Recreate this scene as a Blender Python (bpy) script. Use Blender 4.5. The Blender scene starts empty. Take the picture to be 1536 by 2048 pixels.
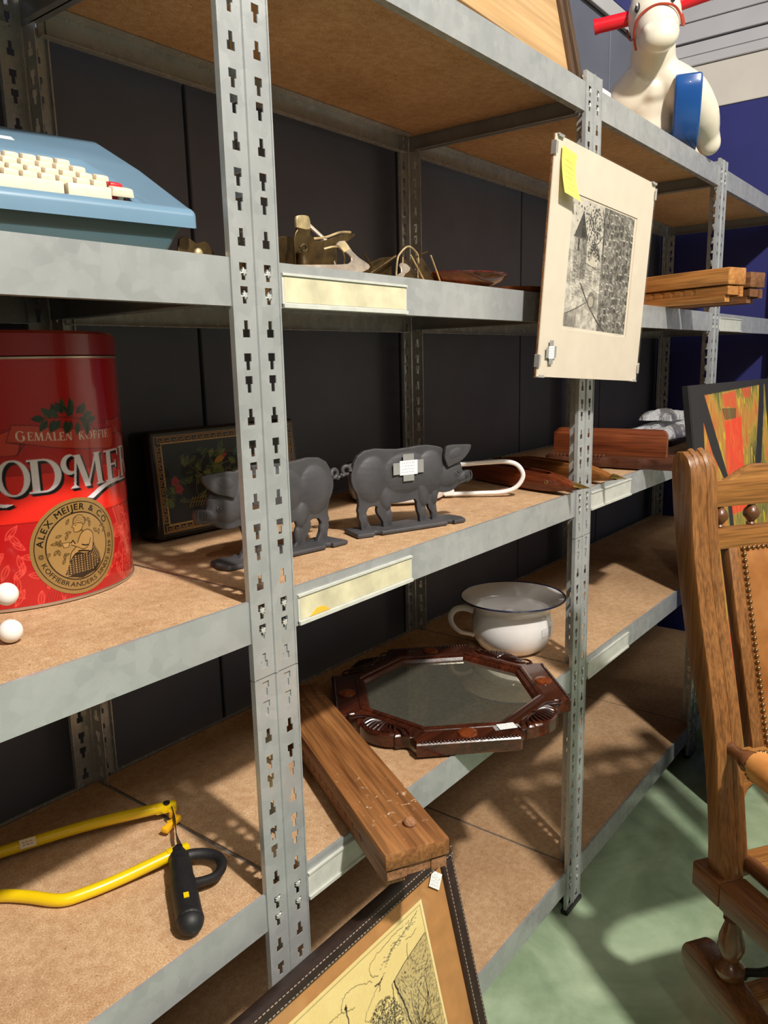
import bpy, bmesh, math, random
import numpy as np
from mathutils import Vector, Matrix, Euler
random.seed(4); np.random.seed(4)
S = bpy.context.scene
COL = S.collection
PI = math.pi

# ------------------------------------------------------------------ camera
YAW, PITCH, ROLL, FPX = 0.90354558, -0.19108328, -0.02298622, 1563.39
fw = Vector((math.sin(YAW)*math.cos(PITCH), math.cos(YAW)*math.cos(PITCH), math.sin(PITCH)))
rt = Vector((math.cos(YAW), -math.sin(YAW), 0)); up = rt.cross(fw)
r2 = rt*math.cos(ROLL)+up*math.sin(ROLL); u2 = -rt*math.sin(ROLL)+up*math.cos(ROLL)
cd = bpy.data.cameras.new('camera'); cam = bpy.data.objects.new('camera', cd); COL.objects.link(cam)
cam.matrix_world = Matrix(((r2.x, u2.x, -fw.x, -0.69952), (r2.y, u2.y, -fw.y, -0.74652), (r2.z, u2.z, -fw.z, 1.40131), (0, 0, 0, 1)))
cd.sensor_fit = 'VERTICAL'; cd.sensor_height = 36.0; cd.lens = FPX*36.0/2048.0; cd.clip_start = .01
S.camera = cam

# ------------------------------------------------------------------ light
w = bpy.data.worlds.new('world'); S.world = w; w.use_nodes = True
w.node_tree.nodes['Background'].inputs[0].default_value = (.9, .95, 1, 1)
w.node_tree.nodes['Background'].inputs[1].default_value = .1
def lamp(kind, name, loc, target, energy, color, size=.1, ang=120, blend=.6):
    l = bpy.data.lights.new(name, kind); o = bpy.data.objects.new(name, l); COL.objects.link(o)
    o.location = loc; d = Vector(target)-Vector(loc); o.rotation_euler = d.to_track_quat('-Z', 'Y').to_euler()
    l.energy = energy; l.color = color
    if kind == 'SPOT': l.spot_size = math.radians(ang); l.spot_blend = blend; l.shadow_soft_size = size
    elif kind == 'AREA': l.shape = 'RECTANGLE'; l.size = size; l.size_y = ang
    else: l.shadow_soft_size = size
    return o
lamp('SPOT', 'ceiling_spot', (-.40, -2.27, 3.90), (.5, .1, .9), 790, (1, .935, .85), .085, 115, .5)
lamp('SPOT', 'ceiling_spot_far', (3.0, -2.6, 3.9), (1.1, -.4, .4), 60, (1, .90, .78), .09, 120, .6)
lamp('SPOT', 'ceiling_spot_left', (-2.6, -2.27, 3.9), (-.6, .1, 1.2), 70, (1, .91, .8), .09, 120, .6)
lamp('AREA', 'fill_area', (-.2, -3.0, 4.2), (-.2, -2.9, 0), 45, (1, .95, .88), 2.4, 1.2)  # added fill light, lifts the ambient level; no real fixture
lamp('AREA', 'fill_area_far', (2.0, -3.2, 4.2), (2.0, -3.1, 0), 28, (1, .96, .9), 1.6, .8)  # second added fill, over the far side; stands for no real panel
S.view_settings.view_transform = 'Standard'; S.view_settings.look = 'None'
S.view_settings.exposure = 0.0; S.view_settings.gamma = 1; S.view_settings.use_curve_mapping = False

# ------------------------------------------------------------------ helpers
def lin(c):
    if isinstance(c, str): c = [int(c[i:i+2], 16)/255 for i in (0, 2, 4)]
    return tuple((x/12.92 if x <= .04045 else ((x+.055)/1.055)**2.4) for x in c)
MATS = {}
class NT:
    def __init__(s, name):
        s.m = bpy.data.materials.new(name); s.m.use_nodes = True; s.t = s.m.node_tree; s.n = s.t.nodes
        s.b = s.n['Principled BSDF']
    def add(s, typ, **kw):
        nd = s.n.new(typ)
        for k, v in kw.items(): setattr(nd, k, v)
        return nd
    def link(s, a, b): s.t.links.new(a, b)
    def coord(s, scale=(1, 1, 1), rot=(0, 0, 0), kind='Object'):
        tc = s.add('ShaderNodeTexCoord'); mp = s.add('ShaderNodeMapping')
        mp.inputs['Scale'].default_value = scale; mp.inputs['Rotation'].default_value = rot
        s.link(tc.outputs[kind], mp.inputs[0]); return mp.outputs[0]
    def noise(s, co, scale, detail=4, rough=.55, dist=0):
        nd = s.add('ShaderNodeTexNoise'); nd.inputs['Scale'].default_value = scale; nd.inputs['Detail'].default_value = detail
        nd.inputs['Roughness'].default_value = rough; nd.inputs['Distortion'].default_value = dist
        s.link(co, nd.inputs['Vector']); return nd.outputs['Fac']
    def ramp(s, fac, stops):
        r = s.add('ShaderNodeValToRGB'); e = r.color_ramp.elements
        while len(e) < len(stops): e.new(.5)
        for i, (p, c) in enumerate(stops):
            e[i].position = p; e[i].color = (*lin(c), 1)
        s.link(fac, r.inputs[0]); return r.outputs[0]
    def mix(s, fac, a, b, mode='MIX'):
        m = s.add('ShaderNodeMix', data_type='RGBA', blend_type=mode)
        for i, v in ((0, fac), (6, a), (7, b)):
            if hasattr(v, 'links'): s.link(v, m.inputs[i])
            else: m.inputs[i].default_value = v if i == 0 else (*lin(v), 1)
        return m.outputs[2]
    def bump(s, h, st, dist=.001):
        b = s.add('ShaderNodeBump'); b.inputs['Strength'].default_value = st; b.inputs['Distance'].default_value = dist
        s.link(h, b.inputs['Height']); s.link(b.outputs[0], s.b.inputs['Normal'])
    def out(s, col=None, rough=.5, metal=0, spec=.5, coat=0):
        if col is not None:
            if hasattr(col, 'links'): s.link(col, s.b.inputs['Base Color'])
            else: s.b.inputs['Base Color'].default_value = (*lin(col), 1)
        if hasattr(rough, 'links'): s.link(rough, s.b.inputs['Roughness'])
        else: s.b.inputs['Roughness'].default_value = rough
        s.b.inputs['Metallic'].default_value = metal; s.b.inputs['Specular IOR Level'].default_value = spec
        s.b.inputs['Coat Weight'].default_value = coat
        return s.m
def plain(name, c, rough=.5, metal=0, var=.12, scale=30, bump=0, spec=.5, coat=0):
    if name in MATS: return MATS[name]
    t = NT(name); n = t.noise(t.coord(), scale)
    a = [int(c[i:i+2], 16)/255 for i in (0, 2, 4)]
    lo = [x*(1-var) for x in a]; hi = [min(1, x*(1+var)) for x in a]
    colr = t.ramp(n, [(.3, lo), (.7, hi)])
    if bump: t.bump(n, bump)
    MATS[name] = t.out(colr, rough, metal, spec, coat); return MATS[name]
def wood(name, dark, light, axis=0, scale=1.0, rough=.45, wear=None, coat=0, fine=1.0):
    if name in MATS: return MATS[name]
    t = NT(name); sc = [22*scale]*3; sc[axis] = 1.6*scale
    co = t.coord(tuple(sc)); n = t.noise(co, 1.4, 5, .6, .6)
    sc2 = [140*scale]*3; sc2[axis] = 5*scale
    f = t.noise(t.coord(tuple(sc2)), 1.5, 2, .6)
    c1 = t.ramp(n, [(.28, dark), (.5, [(int(dark[i:i+2], 16)+int(light[i:i+2], 16))/510 for i in (0, 2, 4)]), (.72, light)])
    f2 = t.ramp(f, [(.35, '7a7a7a'), (.6, 'ffffff')])
    c2 = t.mix(.55*fine, c1, f2, 'MULTIPLY')
    if wear:
        wn = t.noise(t.coord((1, 1, 1)), 70, 5, .7); wm = t.ramp(wn, [(.60, '000000'), (.66, 'ffffff')])
        wn2 = t.noise(t.coord((1, 1, 1)), 9, 2); wm2 = t.ramp(wn2, [(.5, '000000'), (.62, 'ffffff')])
        mm = t.mix(1.0, wm, wm2, 'MULTIPLY'); c2 = t.mix(mm, c2, wear)
    t.bump(f, .25, .0006)
    MATS[name] = t.out(c2, rough, 0, .4, coat); return MATS[name]
def galvanised():
    t = NT('galvanised steel'); co = t.coord((1, 1, 1))
    v = t.add('ShaderNodeTexVoronoi'); v.inputs['Scale'].default_value = 55; t.link(co, v.inputs['Vector'])
    n = t.noise(co, 9, 4); n2 = t.noise(t.coord((30, 30, 14)), 2, 3)
    a = t.ramp(v.outputs['Color'], [(0, '979b9d'), (1, 'b2b5b6')])
    b = t.ramp(n, [(.3, '9b9e9f'), (.7, 'bbbdbd')])
    c = t.mix(.5, a, b)
    r = t.ramp(n2, [(.3, '707070'), (.7, '9a9a9a')])
    t.bump(n, .08)
    return t.out(c, r, .30, .5)
GALV = galvanised()
def chipboard():
    t = NT('particle board'); co = t.coord((1, 1, 1))
    n = t.noise(co, 420, 3, .7); m = t.noise(co, 70, 4); l = t.noise(co, 5, 3); sp = t.noise(co, 160, 1)
    c = t.ramp(n, [(.3, 'a8855f'), (.5, 'c6a480'), (.68, 'dcc09c')])
    c2 = t.ramp(m, [(.3, 'd8c4b0'), (.65, 'ffffff')])
    c = t.mix(.6, c, c2, 'MULTIPLY')
    c3 = t.ramp(l, [(.35, 'cdbfb2'), (.6, 'ffffff')]); c = t.mix(.45, c, c3, 'MULTIPLY')
    s2 = t.ramp(sp, [(.74, '000000'), (.78, 'ffffff')]); c = t.mix(s2, c, '7a5636')
    t.bump(n, .1)
    return t.out(c, .75, 0, .25)
CHIP = chipboard()
def attr_mat(name, rough=.4, spec=.4, coat=0):
    if name in MATS: return MATS[name]
    t = NT(name); a = t.add('ShaderNodeAttribute'); a.attribute_name = 'print'
    n = t.noise(t.coord(), 300, 2); g = t.ramp(n, [(.3, 'f0f0f0'), (.7, 'ffffff')])
    c = t.mix(.5, a.outputs['Color'], g, 'MULTIPLY')
    MATS[name] = t.out(c, rough, 0, spec, coat); return MATS[name]

def tag(o, label=None, cat=None, group=None, kind=None):
    if label: o['label'] = label
    if cat: o['category'] = cat
    if group: o['group'] = group
    if kind: o['kind'] = kind
    return o
def thing(name, label, cat, loc=(0, 0, 0), rot=(0, 0, 0), group=None):
    o = bpy.data.objects.new(name, None); COL.objects.link(o); o.empty_display_size = .05
    o.location = loc; o.rotation_euler = rot if isinstance(rot, (tuple, list)) else (0, 0, rot)
    return tag(o, label, cat, group)
def fin(me, ang=35):
    me.polygons.foreach_set('use_smooth', [True]*len(me.polygons))
    me.set_sharp_from_angle(angle=math.radians(ang)); me.update()
def obj(name, bm, mat, parent=None, label=None, kind=None, ang=35, loc=None, rot=None, keep=False):
    if isinstance(bm, bpy.types.Mesh): me = bm
    else:
        bmesh.ops.recalc_face_normals(bm, faces=bm.faces)
        me = bpy.data.meshes.new(name); bm.to_mesh(me)
        if not keep: bm.free()
        fin(me, ang)
    if mat is not None and not me.materials: me.materials.append(mat)
    o = bpy.data.objects.new(name, me); COL.objects.link(o)
    if parent: o.parent = parent
    if loc: o.location = loc
    if rot: o.rotation_euler = rot
    return tag(o, label, None, None, kind)
def copy_tree(o, parent=None, **kw):
    c = o.copy(); COL.objects.link(c)
    if parent: c.parent = parent
    for ch in list(o.children): copy_tree(ch, c)
    for k, v in kw.items(): c[k] = v
    return c
def NB(): return bmesh.new()
def xf(bm, verts, M):
    for v in verts: v.co = M @ v.co
def box(bm, x0, x1, y0, y1, z0, z1, M=None, bev=0, seg=1):
    t = NB()
    bmesh.ops.create_cube(t, size=1)
    for v in t.verts: v.co = Vector(((x0+x1)/2+v.co.x*(x1-x0), (y0+y1)/2+v.co.y*(y1-y0), (z0+z1)/2+v.co.z*(z1-z0)))
    if bev: bmesh.ops.bevel(t, geom=t.edges[:], offset=bev, segments=seg, profile=.5, affect='EDGES')
    return merge(bm, t, M)
def merge(bm, t, M=None):
    mp = {}
    for v in t.verts: mp[v] = bm.verts.new(M @ v.co if M else v.co)
    for f in t.faces:
        try: bm.faces.new([mp[v] for v in f.verts])
        except ValueError: pass
    t.free(); return bm
def prism(bm, pts, d0, d1, plane='xz', M=None, bev=0, seg=2):
    """2D outline extruded along the third axis from d0 to d1"""
    t = NB()
    def P(a, b, d): return {'xz': (a, d, b), 'xy': (a, b, d), 'yz': (d, a, b)}[plane]
    lo = [t.verts.new(P(a, b, d0)) for a, b in pts]; hi = [t.verts.new(P(a, b, d1)) for a, b in pts]
    n = len(pts)
    t.faces.new(lo[::-1]); t.faces.new(hi)
    for i in range(n): t.faces.new([lo[i], lo[(i+1) % n], hi[(i+1) % n], hi[i]])
    bmesh.ops.recalc_face_normals(t, faces=t.faces)
    if bev:
        ed = [e for e in t.edges if (e.verts[0] in lo and e.verts[1] in lo) or (e.verts[0] in hi and e.verts[1] in hi)]
        bmesh.ops.bevel(t, geom=ed, offset=bev, segments=seg, profile=.5, affect='EDGES', clamp_overlap=True)
    return merge(bm, t, M)
def lathe(bm, prof, n=24, M=None, closed=False):
    t = NB(); rings = []
    for r, z in prof:
        if r < 1e-6: rings.append([t.verts.new((0, 0, z))])
        else: rings.append([t.verts.new((r*math.cos(2*PI*i/n), r*math.sin(2*PI*i/n), z)) for i in range(n)])
    for a, b in zip(rings, rings[1:]):
        for i in range(n):
            j = (i+1) % n
            if len(a) == 1 and len(b) == 1: continue
            if len(a) == 1: t.faces.new([a[0], b[i], b[j]])
            elif len(b) == 1: t.faces.new([a[i], b[0], a[j]])
            else: t.faces.new([a[i], a[j], b[j], b[i]])
    return merge(bm, t, M)
def tube(bm, pts, r, n=10, closed=False, flat=1.0, cap=True):
    pts = [Vector(p) for p in pts]; N = len(pts)
    rr = r if isinstance(r, (list, tuple)) else [r]*N
    t = NB(); rings = []; prev = None
    for i, p in enumerate(pts):
        if closed: d = pts[(i+1) % N]-pts[i-1]
        else: d = pts[min(i+1, N-1)]-pts[max(i-1, 0)]
        d.normalize()
        if prev is None: a = d.orthogonal().normalized()
        else: a = (prev-d*prev.dot(d)).normalized()
        prev = a; b = d.cross(a)
        rings.append([t.verts.new(p+(a*math.cos(2*PI*k/n)+b*math.sin(2*PI*k/n)*flat)*rr[i]) for k in range(n)])
    for i in range(N if closed else N-1):
        A, B = rings[i], rings[(i+1) % N]
        for k in range(n): t.faces.new([A[k], A[(k+1) % n], B[(k+1) % n], B[k]])
    if cap and not closed:
        t.faces.new(rings[0][::-1]); t.faces.new(rings[-1])
    return merge(bm, t)
def spline(pts, n=6):
    P = [Vector(p) for p in pts]; out = []
    for i in range(len(P)-1):
        p0 = P[max(i-1, 0)]; p1 = P[i]; p2 = P[i+1]; p3 = P[min(i+2, len(P)-1)]
        for k in range(n):
            t = k/n
            out.append(.5*((2*p1)+(p2-p0)*t+(2*p0-5*p1+4*p2-p3)*t*t+(3*p1-p0-3*p2+p3)*t**3))
    out.append(P[-1]); return out
def spl2(pts, n=4): return [(v.x, v.y) for v in spline([(a, b, 0) for a, b in pts], n)]
def ell(bm, c, r, rot=(0, 0, 0), n=20):
    t = NB(); bmesh.ops.create_uvsphere(t, u_segments=n, v_segments=max(6, n//2), radius=1)
    M = Matrix.Translation(c) @ Euler(rot).to_matrix().to_4x4() @ Matrix.Diagonal((*r, 1))
    return merge(bm, t, M)
def blob(bm, voxel, smooth=6, name='body'):
    """fuse overlapping solids into one continuous surface"""
    bmesh.ops.recalc_face_normals(bm, faces=bm.faces)
    me = bpy.data.meshes.new(name+'_raw'); bm.to_mesh(me); bm.free()
    o = bpy.data.objects.new('raw', me); COL.objects.link(o)
    m = o.modifiers.new('r', 'REMESH'); m.mode = 'VOXEL'; m.voxel_size = voxel; m.use_smooth_shade = True
    if smooth:
        s = o.modifiers.new('s', 'SMOOTH'); s.factor = .5; s.iterations = smooth
    dg = bpy.context.evaluated_depsgraph_get(); dg.update()
    out = bpy.data.meshes.new_from_object(o.evaluated_get(dg)); out.name = name
    bpy.data.objects.remove(o); bpy.data.meshes.remove(me)
    out.polygons.foreach_set('use_smooth', [True]*len(out.polygons)); return out
def RZ(a): return Matrix.Rotation(a, 4, 'Z')
def TR(*p): return Matrix.Translation(p)

# ---- flat print: numpy raster -> colour attribute on a fine grid
class Ras:
    def __init__(s, x0, x1, y0, y1, step, bg):
        s.ss = 2; s.step = step/s.ss; s.x0, s.y0, s.x1, s.y1 = x0, y0, x1, y1; s.out = step
        s.nx = int(round((x1-x0)/step))*s.ss; s.ny = int(round((y1-y0)/step))*s.ss
        s.a = np.zeros((s.ny, s.nx, 3), np.float32); s.a[:] = lin(bg)
        s.X = x0+(np.arange(s.nx)+.5)*s.step; s.Y = y0+(np.arange(s.ny)+.5)*s.step
    def win(s, xa, xb, ya, yb):
        i0 = max(0, int((xa-s.x0)/s.step)-1); i1 = min(s.nx, int((xb-s.x0)/s.step)+2)
        j0 = max(0, int((ya-s.y0)/s.step)-1); j1 = min(s.ny, int((yb-s.y0)/s.step)+2)
        return i0, i1, j0, j1
    def put(s, m, c, i0, i1, j0, j1, al):
        c = np.array(lin(c), np.float32); sub = s.a[j0:j1, i0:i1]; sub[m] = sub[m]*(1-al)+c*al
    def poly(s, pts, c, al=1.0):
        p = np.array(pts); i0, i1, j0, j1 = s.win(p[:, 0].min(), p[:, 0].max(), p[:, 1].min(), p[:, 1].max())
        if i1 <= i0 or j1 <= j0: return
        X, Y = np.meshgrid(s.X[i0:i1], s.Y[j0:j1]); m = np.zeros(X.shape, bool); n = len(p)
        for k in range(n):
            xa, ya = p[k]; xb, yb = p[(k+1) % n]
            if ya == yb: continue
            m ^= ((Y < ya) != (Y < yb)) & (X < (xb-xa)*(Y-ya)/(yb-ya)+xa)
        s.put(m, c, i0, i1, j0, j1, al)
    def line(s, pts, wd, c, al=1.0):
        for (xa, ya), (xb, yb) in zip(pts, pts[1:]):
            i0, i1, j0, j1 = s.win(min(xa, xb)-wd, max(xa, xb)+wd, min(ya, yb)-wd, max(ya, yb)+wd)
            if i1 <= i0 or j1 <= j0: continue
            X, Y = np.meshgrid(s.X[i0:i1], s.Y[j0:j1]); L2 = (xb-xa)**2+(yb-ya)**2+1e-12
            t = np.clip(((X-xa)*(xb-xa)+(Y-ya)*(yb-ya))/L2, 0, 1)
            s.put((X-xa-t*(xb-xa))**2+(Y-ya-t*(yb-ya))**2 < (wd/2)**2, c, i0, i1, j0, j1, al)
    def disc(s, x, y, r, c, al=1.0, r0=0):
        i0, i1, j0, j1 = s.win(x-r, x+r, y-r, y+r)
        if i1 <= i0 or j1 <= j0: return
        X, Y = np.meshgrid(s.X[i0:i1], s.Y[j0:j1]); d = (X-x)**2+(Y-y)**2
        s.put((d < r*r) & (d >= r0*r0), c, i0, i1, j0, j1, al)
    def noise(s, cells, seed=0):
        """smooth value noise 0..1 over the sheet"""
        rng = np.random.RandomState(seed); cx, cy = cells
        g = rng.rand(cy+2, cx+2); fx = np.linspace(0, cx-1e-6, s.nx); fy = np.linspace(0, cy-1e-6, s.ny)
        ix = fx.astype(int); iy = fy.astype(int); tx = fx-ix; ty = fy-iy; tx = tx*tx*(3-2*tx); ty = ty*ty*(3-2*ty)
        a = g[np.ix_(iy, ix)]; b = g[np.ix_(iy, ix+1)]; c = g[np.ix_(iy+1, ix)]; d = g[np.ix_(iy+1, ix+1)]
        return (a*(1-tx)+b*tx)*(1-ty)[:, None]+(c*(1-tx)+d*tx)*ty[:, None]
    def get(s):
        return s.a.reshape(s.ny//s.ss, s.ss, s.nx//s.ss, s.ss, 3).mean((1, 3))
def sheet(name, ras, mat, parent, mapf, label=None, mask=None):
    """grid of coloured vertices; mapf(x, y) arrays -> xyz"""
    A = ras.get(); ny, nx = A.shape[:2]
    x = ras.x0+(np.arange(nx)+.5)*ras.out; y = ras.y0+(np.arange(ny)+.5)*ras.out
    X, Y = np.meshgrid(x, y); V = np.stack(mapf(X, Y), -1).reshape(-1, 3)
    i = np.arange(nx*ny).reshape(ny, nx)
    F = np.stack([i[:-1, :-1], i[:-1, 1:], i[1:, 1:], i[1:, :-1]], -1).reshape(-1, 4)
    if mask is not None:
        mk = mask(X, Y).reshape(-1); F = F[mk[F].all(1)]
        used = np.unique(F); rem = np.zeros(len(V), int); rem[used] = np.arange(len(used)); V = V[used]; F = rem[F]; Acol = A.reshape(-1, 3)[used]
    else: Acol = A.reshape(-1, 3)
    me = bpy.data.meshes.new(name); me.vertices.add(len(V)); me.vertices.foreach_set('co', V.astype(np.float32).ravel())
    me.loops.add(F.size); me.loops.foreach_set('vertex_index', F.ravel().astype(np.int32))
    me.polygons.add(len(F)); me.polygons.foreach_set('loop_start', np.arange(0, F.size, 4, dtype=np.int32))
    me.update(calc_edges=True)
    at = me.color_attributes.new('print', 'FLOAT_COLOR', 'POINT')
    at.data.foreach_set('color', np.concatenate([Acol, np.ones((len(Acol), 1))], 1).astype(np.float32).ravel())
    me.polygons.foreach_set('use_smooth', [True]*len(F)); me.validate(); me.materials.append(mat)
    o = bpy.data.objects.new(name, me); COL.objects.link(o)
    if parent: o.parent = parent
    return tag(o, label)
GL = {}
def glyph(ch):
    """filled outline pieces of one character of the built-in font, cap height 1"""
    if ch in GL: return GL[ch]
    cu = bpy.data.curves.new('t', 'FONT'); cu.body = ch; cu.size = 1.0; cu.resolution_u = 4
    o = bpy.data.objects.new('t', cu); COL.objects.link(o)
    dg = bpy.context.evaluated_depsgraph_get(); dg.update(); ev = o.evaluated_get(dg); me = ev.to_mesh()
    P = [[(me.vertices[i].co.x/.73, me.vertices[i].co.y/.73) for i in p.vertices] for p in me.polygons]
    ev.to_mesh_clear(); bpy.data.objects.remove(o); bpy.data.curves.remove(cu)
    xs = [q[0] for p in P for q in p]
    x0, x1 = (min(xs), max(xs)) if xs else (0, .3)
    P = [[(a-x0, b) for a, b in p] for p in P]; GL[ch] = (P, x1-x0); return GL[ch]
def text(ras, s, x, y, h, c, f=None, gap=.14, width=None, bold=0):
    tot = sum(glyph(ch)[1] for ch in s)+gap*(len(s)-1); kx = h if width is None else width/tot; cx = 0
    for ch in s:
        P, wd = glyph(ch)
        for p in P:
            q = [(x+(cx+a)*kx, y+b*h) for a, b in p]
            if f: q = [f(*t) for t in q]
            ras.poly(q, c)
            if bold: ras.line(q+[q[0]], bold, c)
        cx += wd+gap
    return cx*kx
def arc_text(ras, s, cx, cy, r, a_mid, h, c, inward=False, span=None, gap=.2, bold=0):
    tot = sum(glyph(ch)[1] for ch in s)+gap*(len(s)-1)
    k = h if span is None else span*r/tot; pos = -tot/2
    for ch in s:
        P, wd = glyph(ch); th = (pos+wd/2)*k/r
        for p in P:
            q = []
            for a, b in p:
                u = (a-wd/2)*k; v = b*h
                if not inward:
                    an = a_mid-th; q.append((cx+(r+v)*math.cos(an)+u*math.sin(an), cy+(r+v)*math.sin(an)-u*math.cos(an)))
                else:
                    an = a_mid+th; q.append((cx+(r-v)*math.cos(an)-u*math.sin(an), cy+(r-v)*math.sin(an)+u*math.cos(an)))
            ras.poly(q, c)
            if bold: ras.line(q+[q[0]], bold, c)
        pos += wd+gap
# serif capitals as thick / thin strokes, cap height 1
def serif(ch):
    T, t, s = .17, .06, .05
    def v(x, a=0, b=1, w=T): return [[(x-w/2, a), (x+w/2, a), (x+w/2, b), (x-w/2, b)]]
    def h(x0, x1, y, w=t): return [[(x0, y-w/2), (x1, y-w/2), (x1, y+w/2), (x0, y+w/2)]]
    def foot(x, y, w=.17): return [[(x-w, y), (x+w, y), (x+w*.45, y+(.07 if y < .5 else -.07)), (x-w*.45, y+(.07 if y < .5 else -.07))]]
    def diag(x0, y0, x1, y1, w): return [[(x0-w/2, y0), (x0+w/2, y0), (x1+w/2, y1), (x1-w/2, y1)]]
    def ring(cx, cy, rx, ry, a0, a1, wt=T, wn=.05, n=22):
        out = []
        for k in range(n):
            aa = [a0+(a1-a0)*k/n, a0+(a1-a0)*(k+1)/n]; q = []
            for a in aa: q.append((cx+rx*math.cos(a), cy+ry*math.sin(a)))
            for a in aa[::-1]:
                q.append((cx+(rx-wt)*math.cos(a), cy+(ry-wn)*math.sin(a)))
            out.append(q)
        return out
    if ch == 'I': return v(.17)+foot(.17, 0)+foot(.17, 1), .34
    if ch == 'E': return v(.17)+h(.0, .62, .03)+h(0, .6, .97)+h(.17, .48, .52)+[[(.56, .0), (.64, .0), (.66, .26), (.62, .26)], [(.54, 1), (.61, 1), (.62, .76), (.58, .76)], [(.44, .4), (.49, .4), (.49, .64), (.44, .64)]], .66
    if ch == 'F': return v(.17)+foot(.17, 0)+h(0, .58, .97)+h(.17, .46, .52)+[[(.53, 1), (.6, 1), (.61, .74), (.57, .74)], [(.42, .4), (.47, .4), (.47, .64), (.42, .64)]], .6
    if ch == 'L': return v(.17)+foot(.17, 1)+h(0, .6, .03)+[[(.54, 0), (.62, 0), (.64, .28), (.6, .28)]], .62
    if ch == 'A': return diag(.08, 0, .38, 1, .06)+diag(.72, 0, .40, 1, .17)+h(.2, .62, .34)+foot(.08, 0, .11)+foot(.72, 0, .16), .86
    if ch == 'N': return v(.1, 0, 1, .06)+v(.74, 0, 1, .06)+diag(.7, 0, .14, 1, .18)+foot(.1, 0, .11)+foot(.1, 1, .12)+foot(.74, 1, .11), .84
    if ch == 'M': return diag(.08, 0, .17, 1, .06)+diag(.88, 0, .80, 1, .17)+diag(.46, 0, .2, 1, .17)+diag(.46, 0, .78, 1, .06)+foot(.08, 0, .12)+foot(.88, 0, .17)+foot(.18, 1, .12)+foot(.82, 1, .14), 1.04
    if ch == 'K': return v(.17)+foot(.17, 0)+foot(.17, 1)+diag(.24, .42, .6, 1, .06)+diag(.66, 0, .34, .55, .17)+foot(.6, 1, .12)+foot(.66, 0, .15), .8
    if ch == 'R': return v(.17)+foot(.17, 0)+h(0, .38, .97)+h(.17, .38, .5)+ring(.36, .735, .3, .265, -PI/2, PI/2)+diag(.68, 0, .38, .52, .17)+foot(.7, 0, .12), .8
    if ch == 'D': return v(.17)+h(0, .4, .97)+h(0, .4, .03)+ring(.36, .5, .44, .5, -PI/2, PI/2), .82
    if ch == 'O': return ring(.46, .5, .46, .52, 0, 2*PI, .17, .05, 40), .92
    if ch == 'G': return ring(.46, .5, .46, .52, .7, 2*PI-.25, .17, .05, 34)+v(.74, .08, .46)+foot(.74, .48, .16), .92
    return [], .3
def serif_text(ras, s, x, y, h, c, width=None, gap=.1, f=None):
    tot = sum(serif(ch)[1] for ch in s)+gap*(len(s)-1); k = h if width is None else width/tot; cx = 0
    for ch in s:
        P, wd = serif(ch)
        for p in P:
            q = [(x+(cx+a)*k, y+b*h) for a, b in p]; ras.poly([f(*t) for t in q] if f else q, c)
        cx += wd+gap
def leaf(ras, x, y, ang, L, W, c, vein=None, al=1):
    p = []
    for k in range(9): t = k/8; p.append((t*L, W/2*math.sin(PI*t**.85)))
    for k in range(8, -1, -1): t = k/8; p.append((t*L, -W/2*math.sin(PI*t**.85)))
    q = [(x+a*math.cos(ang)-b*math.sin(ang), y+a*math.sin(ang)+b*math.cos(ang)) for a, b in p]
    if c: ras.poly(q, c, al)
    if vein:
        if not c: ras.line(q+[q[0]], .0011, vein)
        ras.line([q[0], (x+L*.9*math.cos(ang), y+L*.9*math.sin(ang))], .0006 if c else .0008, vein)
def label_lines(ras, x0, x1, y0, y1, n, c='55565e', wd=.0006, seed=1):
    rng = random.Random(seed)
    for i in range(n):
        y = y1-(y1-y0)*(i+.5)/n; x = x0+(x1-x0)*rng.uniform(0, .12); e = x1-(x1-x0)*rng.uniform(0, .25)
        while x < e:
            l = rng.uniform(.002, .006); pts = []
            k = 0
            while k*.0007 < l: pts.append((x+k*.0007, y+rng.uniform(-.0009, .0009))); k += 1
            if len(pts) > 1: ras.line(pts, wd, c)
            x += l+.0016
PAPER = attr_mat('printed paper', .6, .2)
TAPE = plain('frosted tape', '8f8f8d', .35, 0, .05)
def price_label(parent, M, W, H, tapes=True, seed=1, lines=4, bg='f1f0ee'):
    """small white price card with writing, held by strips of tape; M places its centre, +y of M is its normal away"""
    r = Ras(-W/2, W/2, -H/2, H/2, max(.0005, W/90), bg)
    label_lines(r, -W*.42, W*.42, -H*.4, H*.42, lines, seed=seed, wd=.0006)
    def mp(X, Y):
        P = np.stack([X, np.full_like(X, -.0012), Y, np.ones_like(X)], -1) @ np.array(M).T
        return P[..., 0], P[..., 1], P[..., 2]
    o = sheet('price_label', r, PAPER, parent, mp, 'white price card with small handwriting')
    if tapes:
        for a, b, c, d in ((-W*.25, W*.25, H*.5, H*.85), (-W*.25, W*.25, -H*.85, -H*.5), (W*.5, W*.8, -H*.35, H*.4), (-W*.8, -W*.5, -H*.35, H*.3)):
            bm = NB(); box(bm, a-.002, b+.002, -.0009, -.0003, c-.002, d+.002, M); obj('tape', bm, TAPE, o)
    return o

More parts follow.
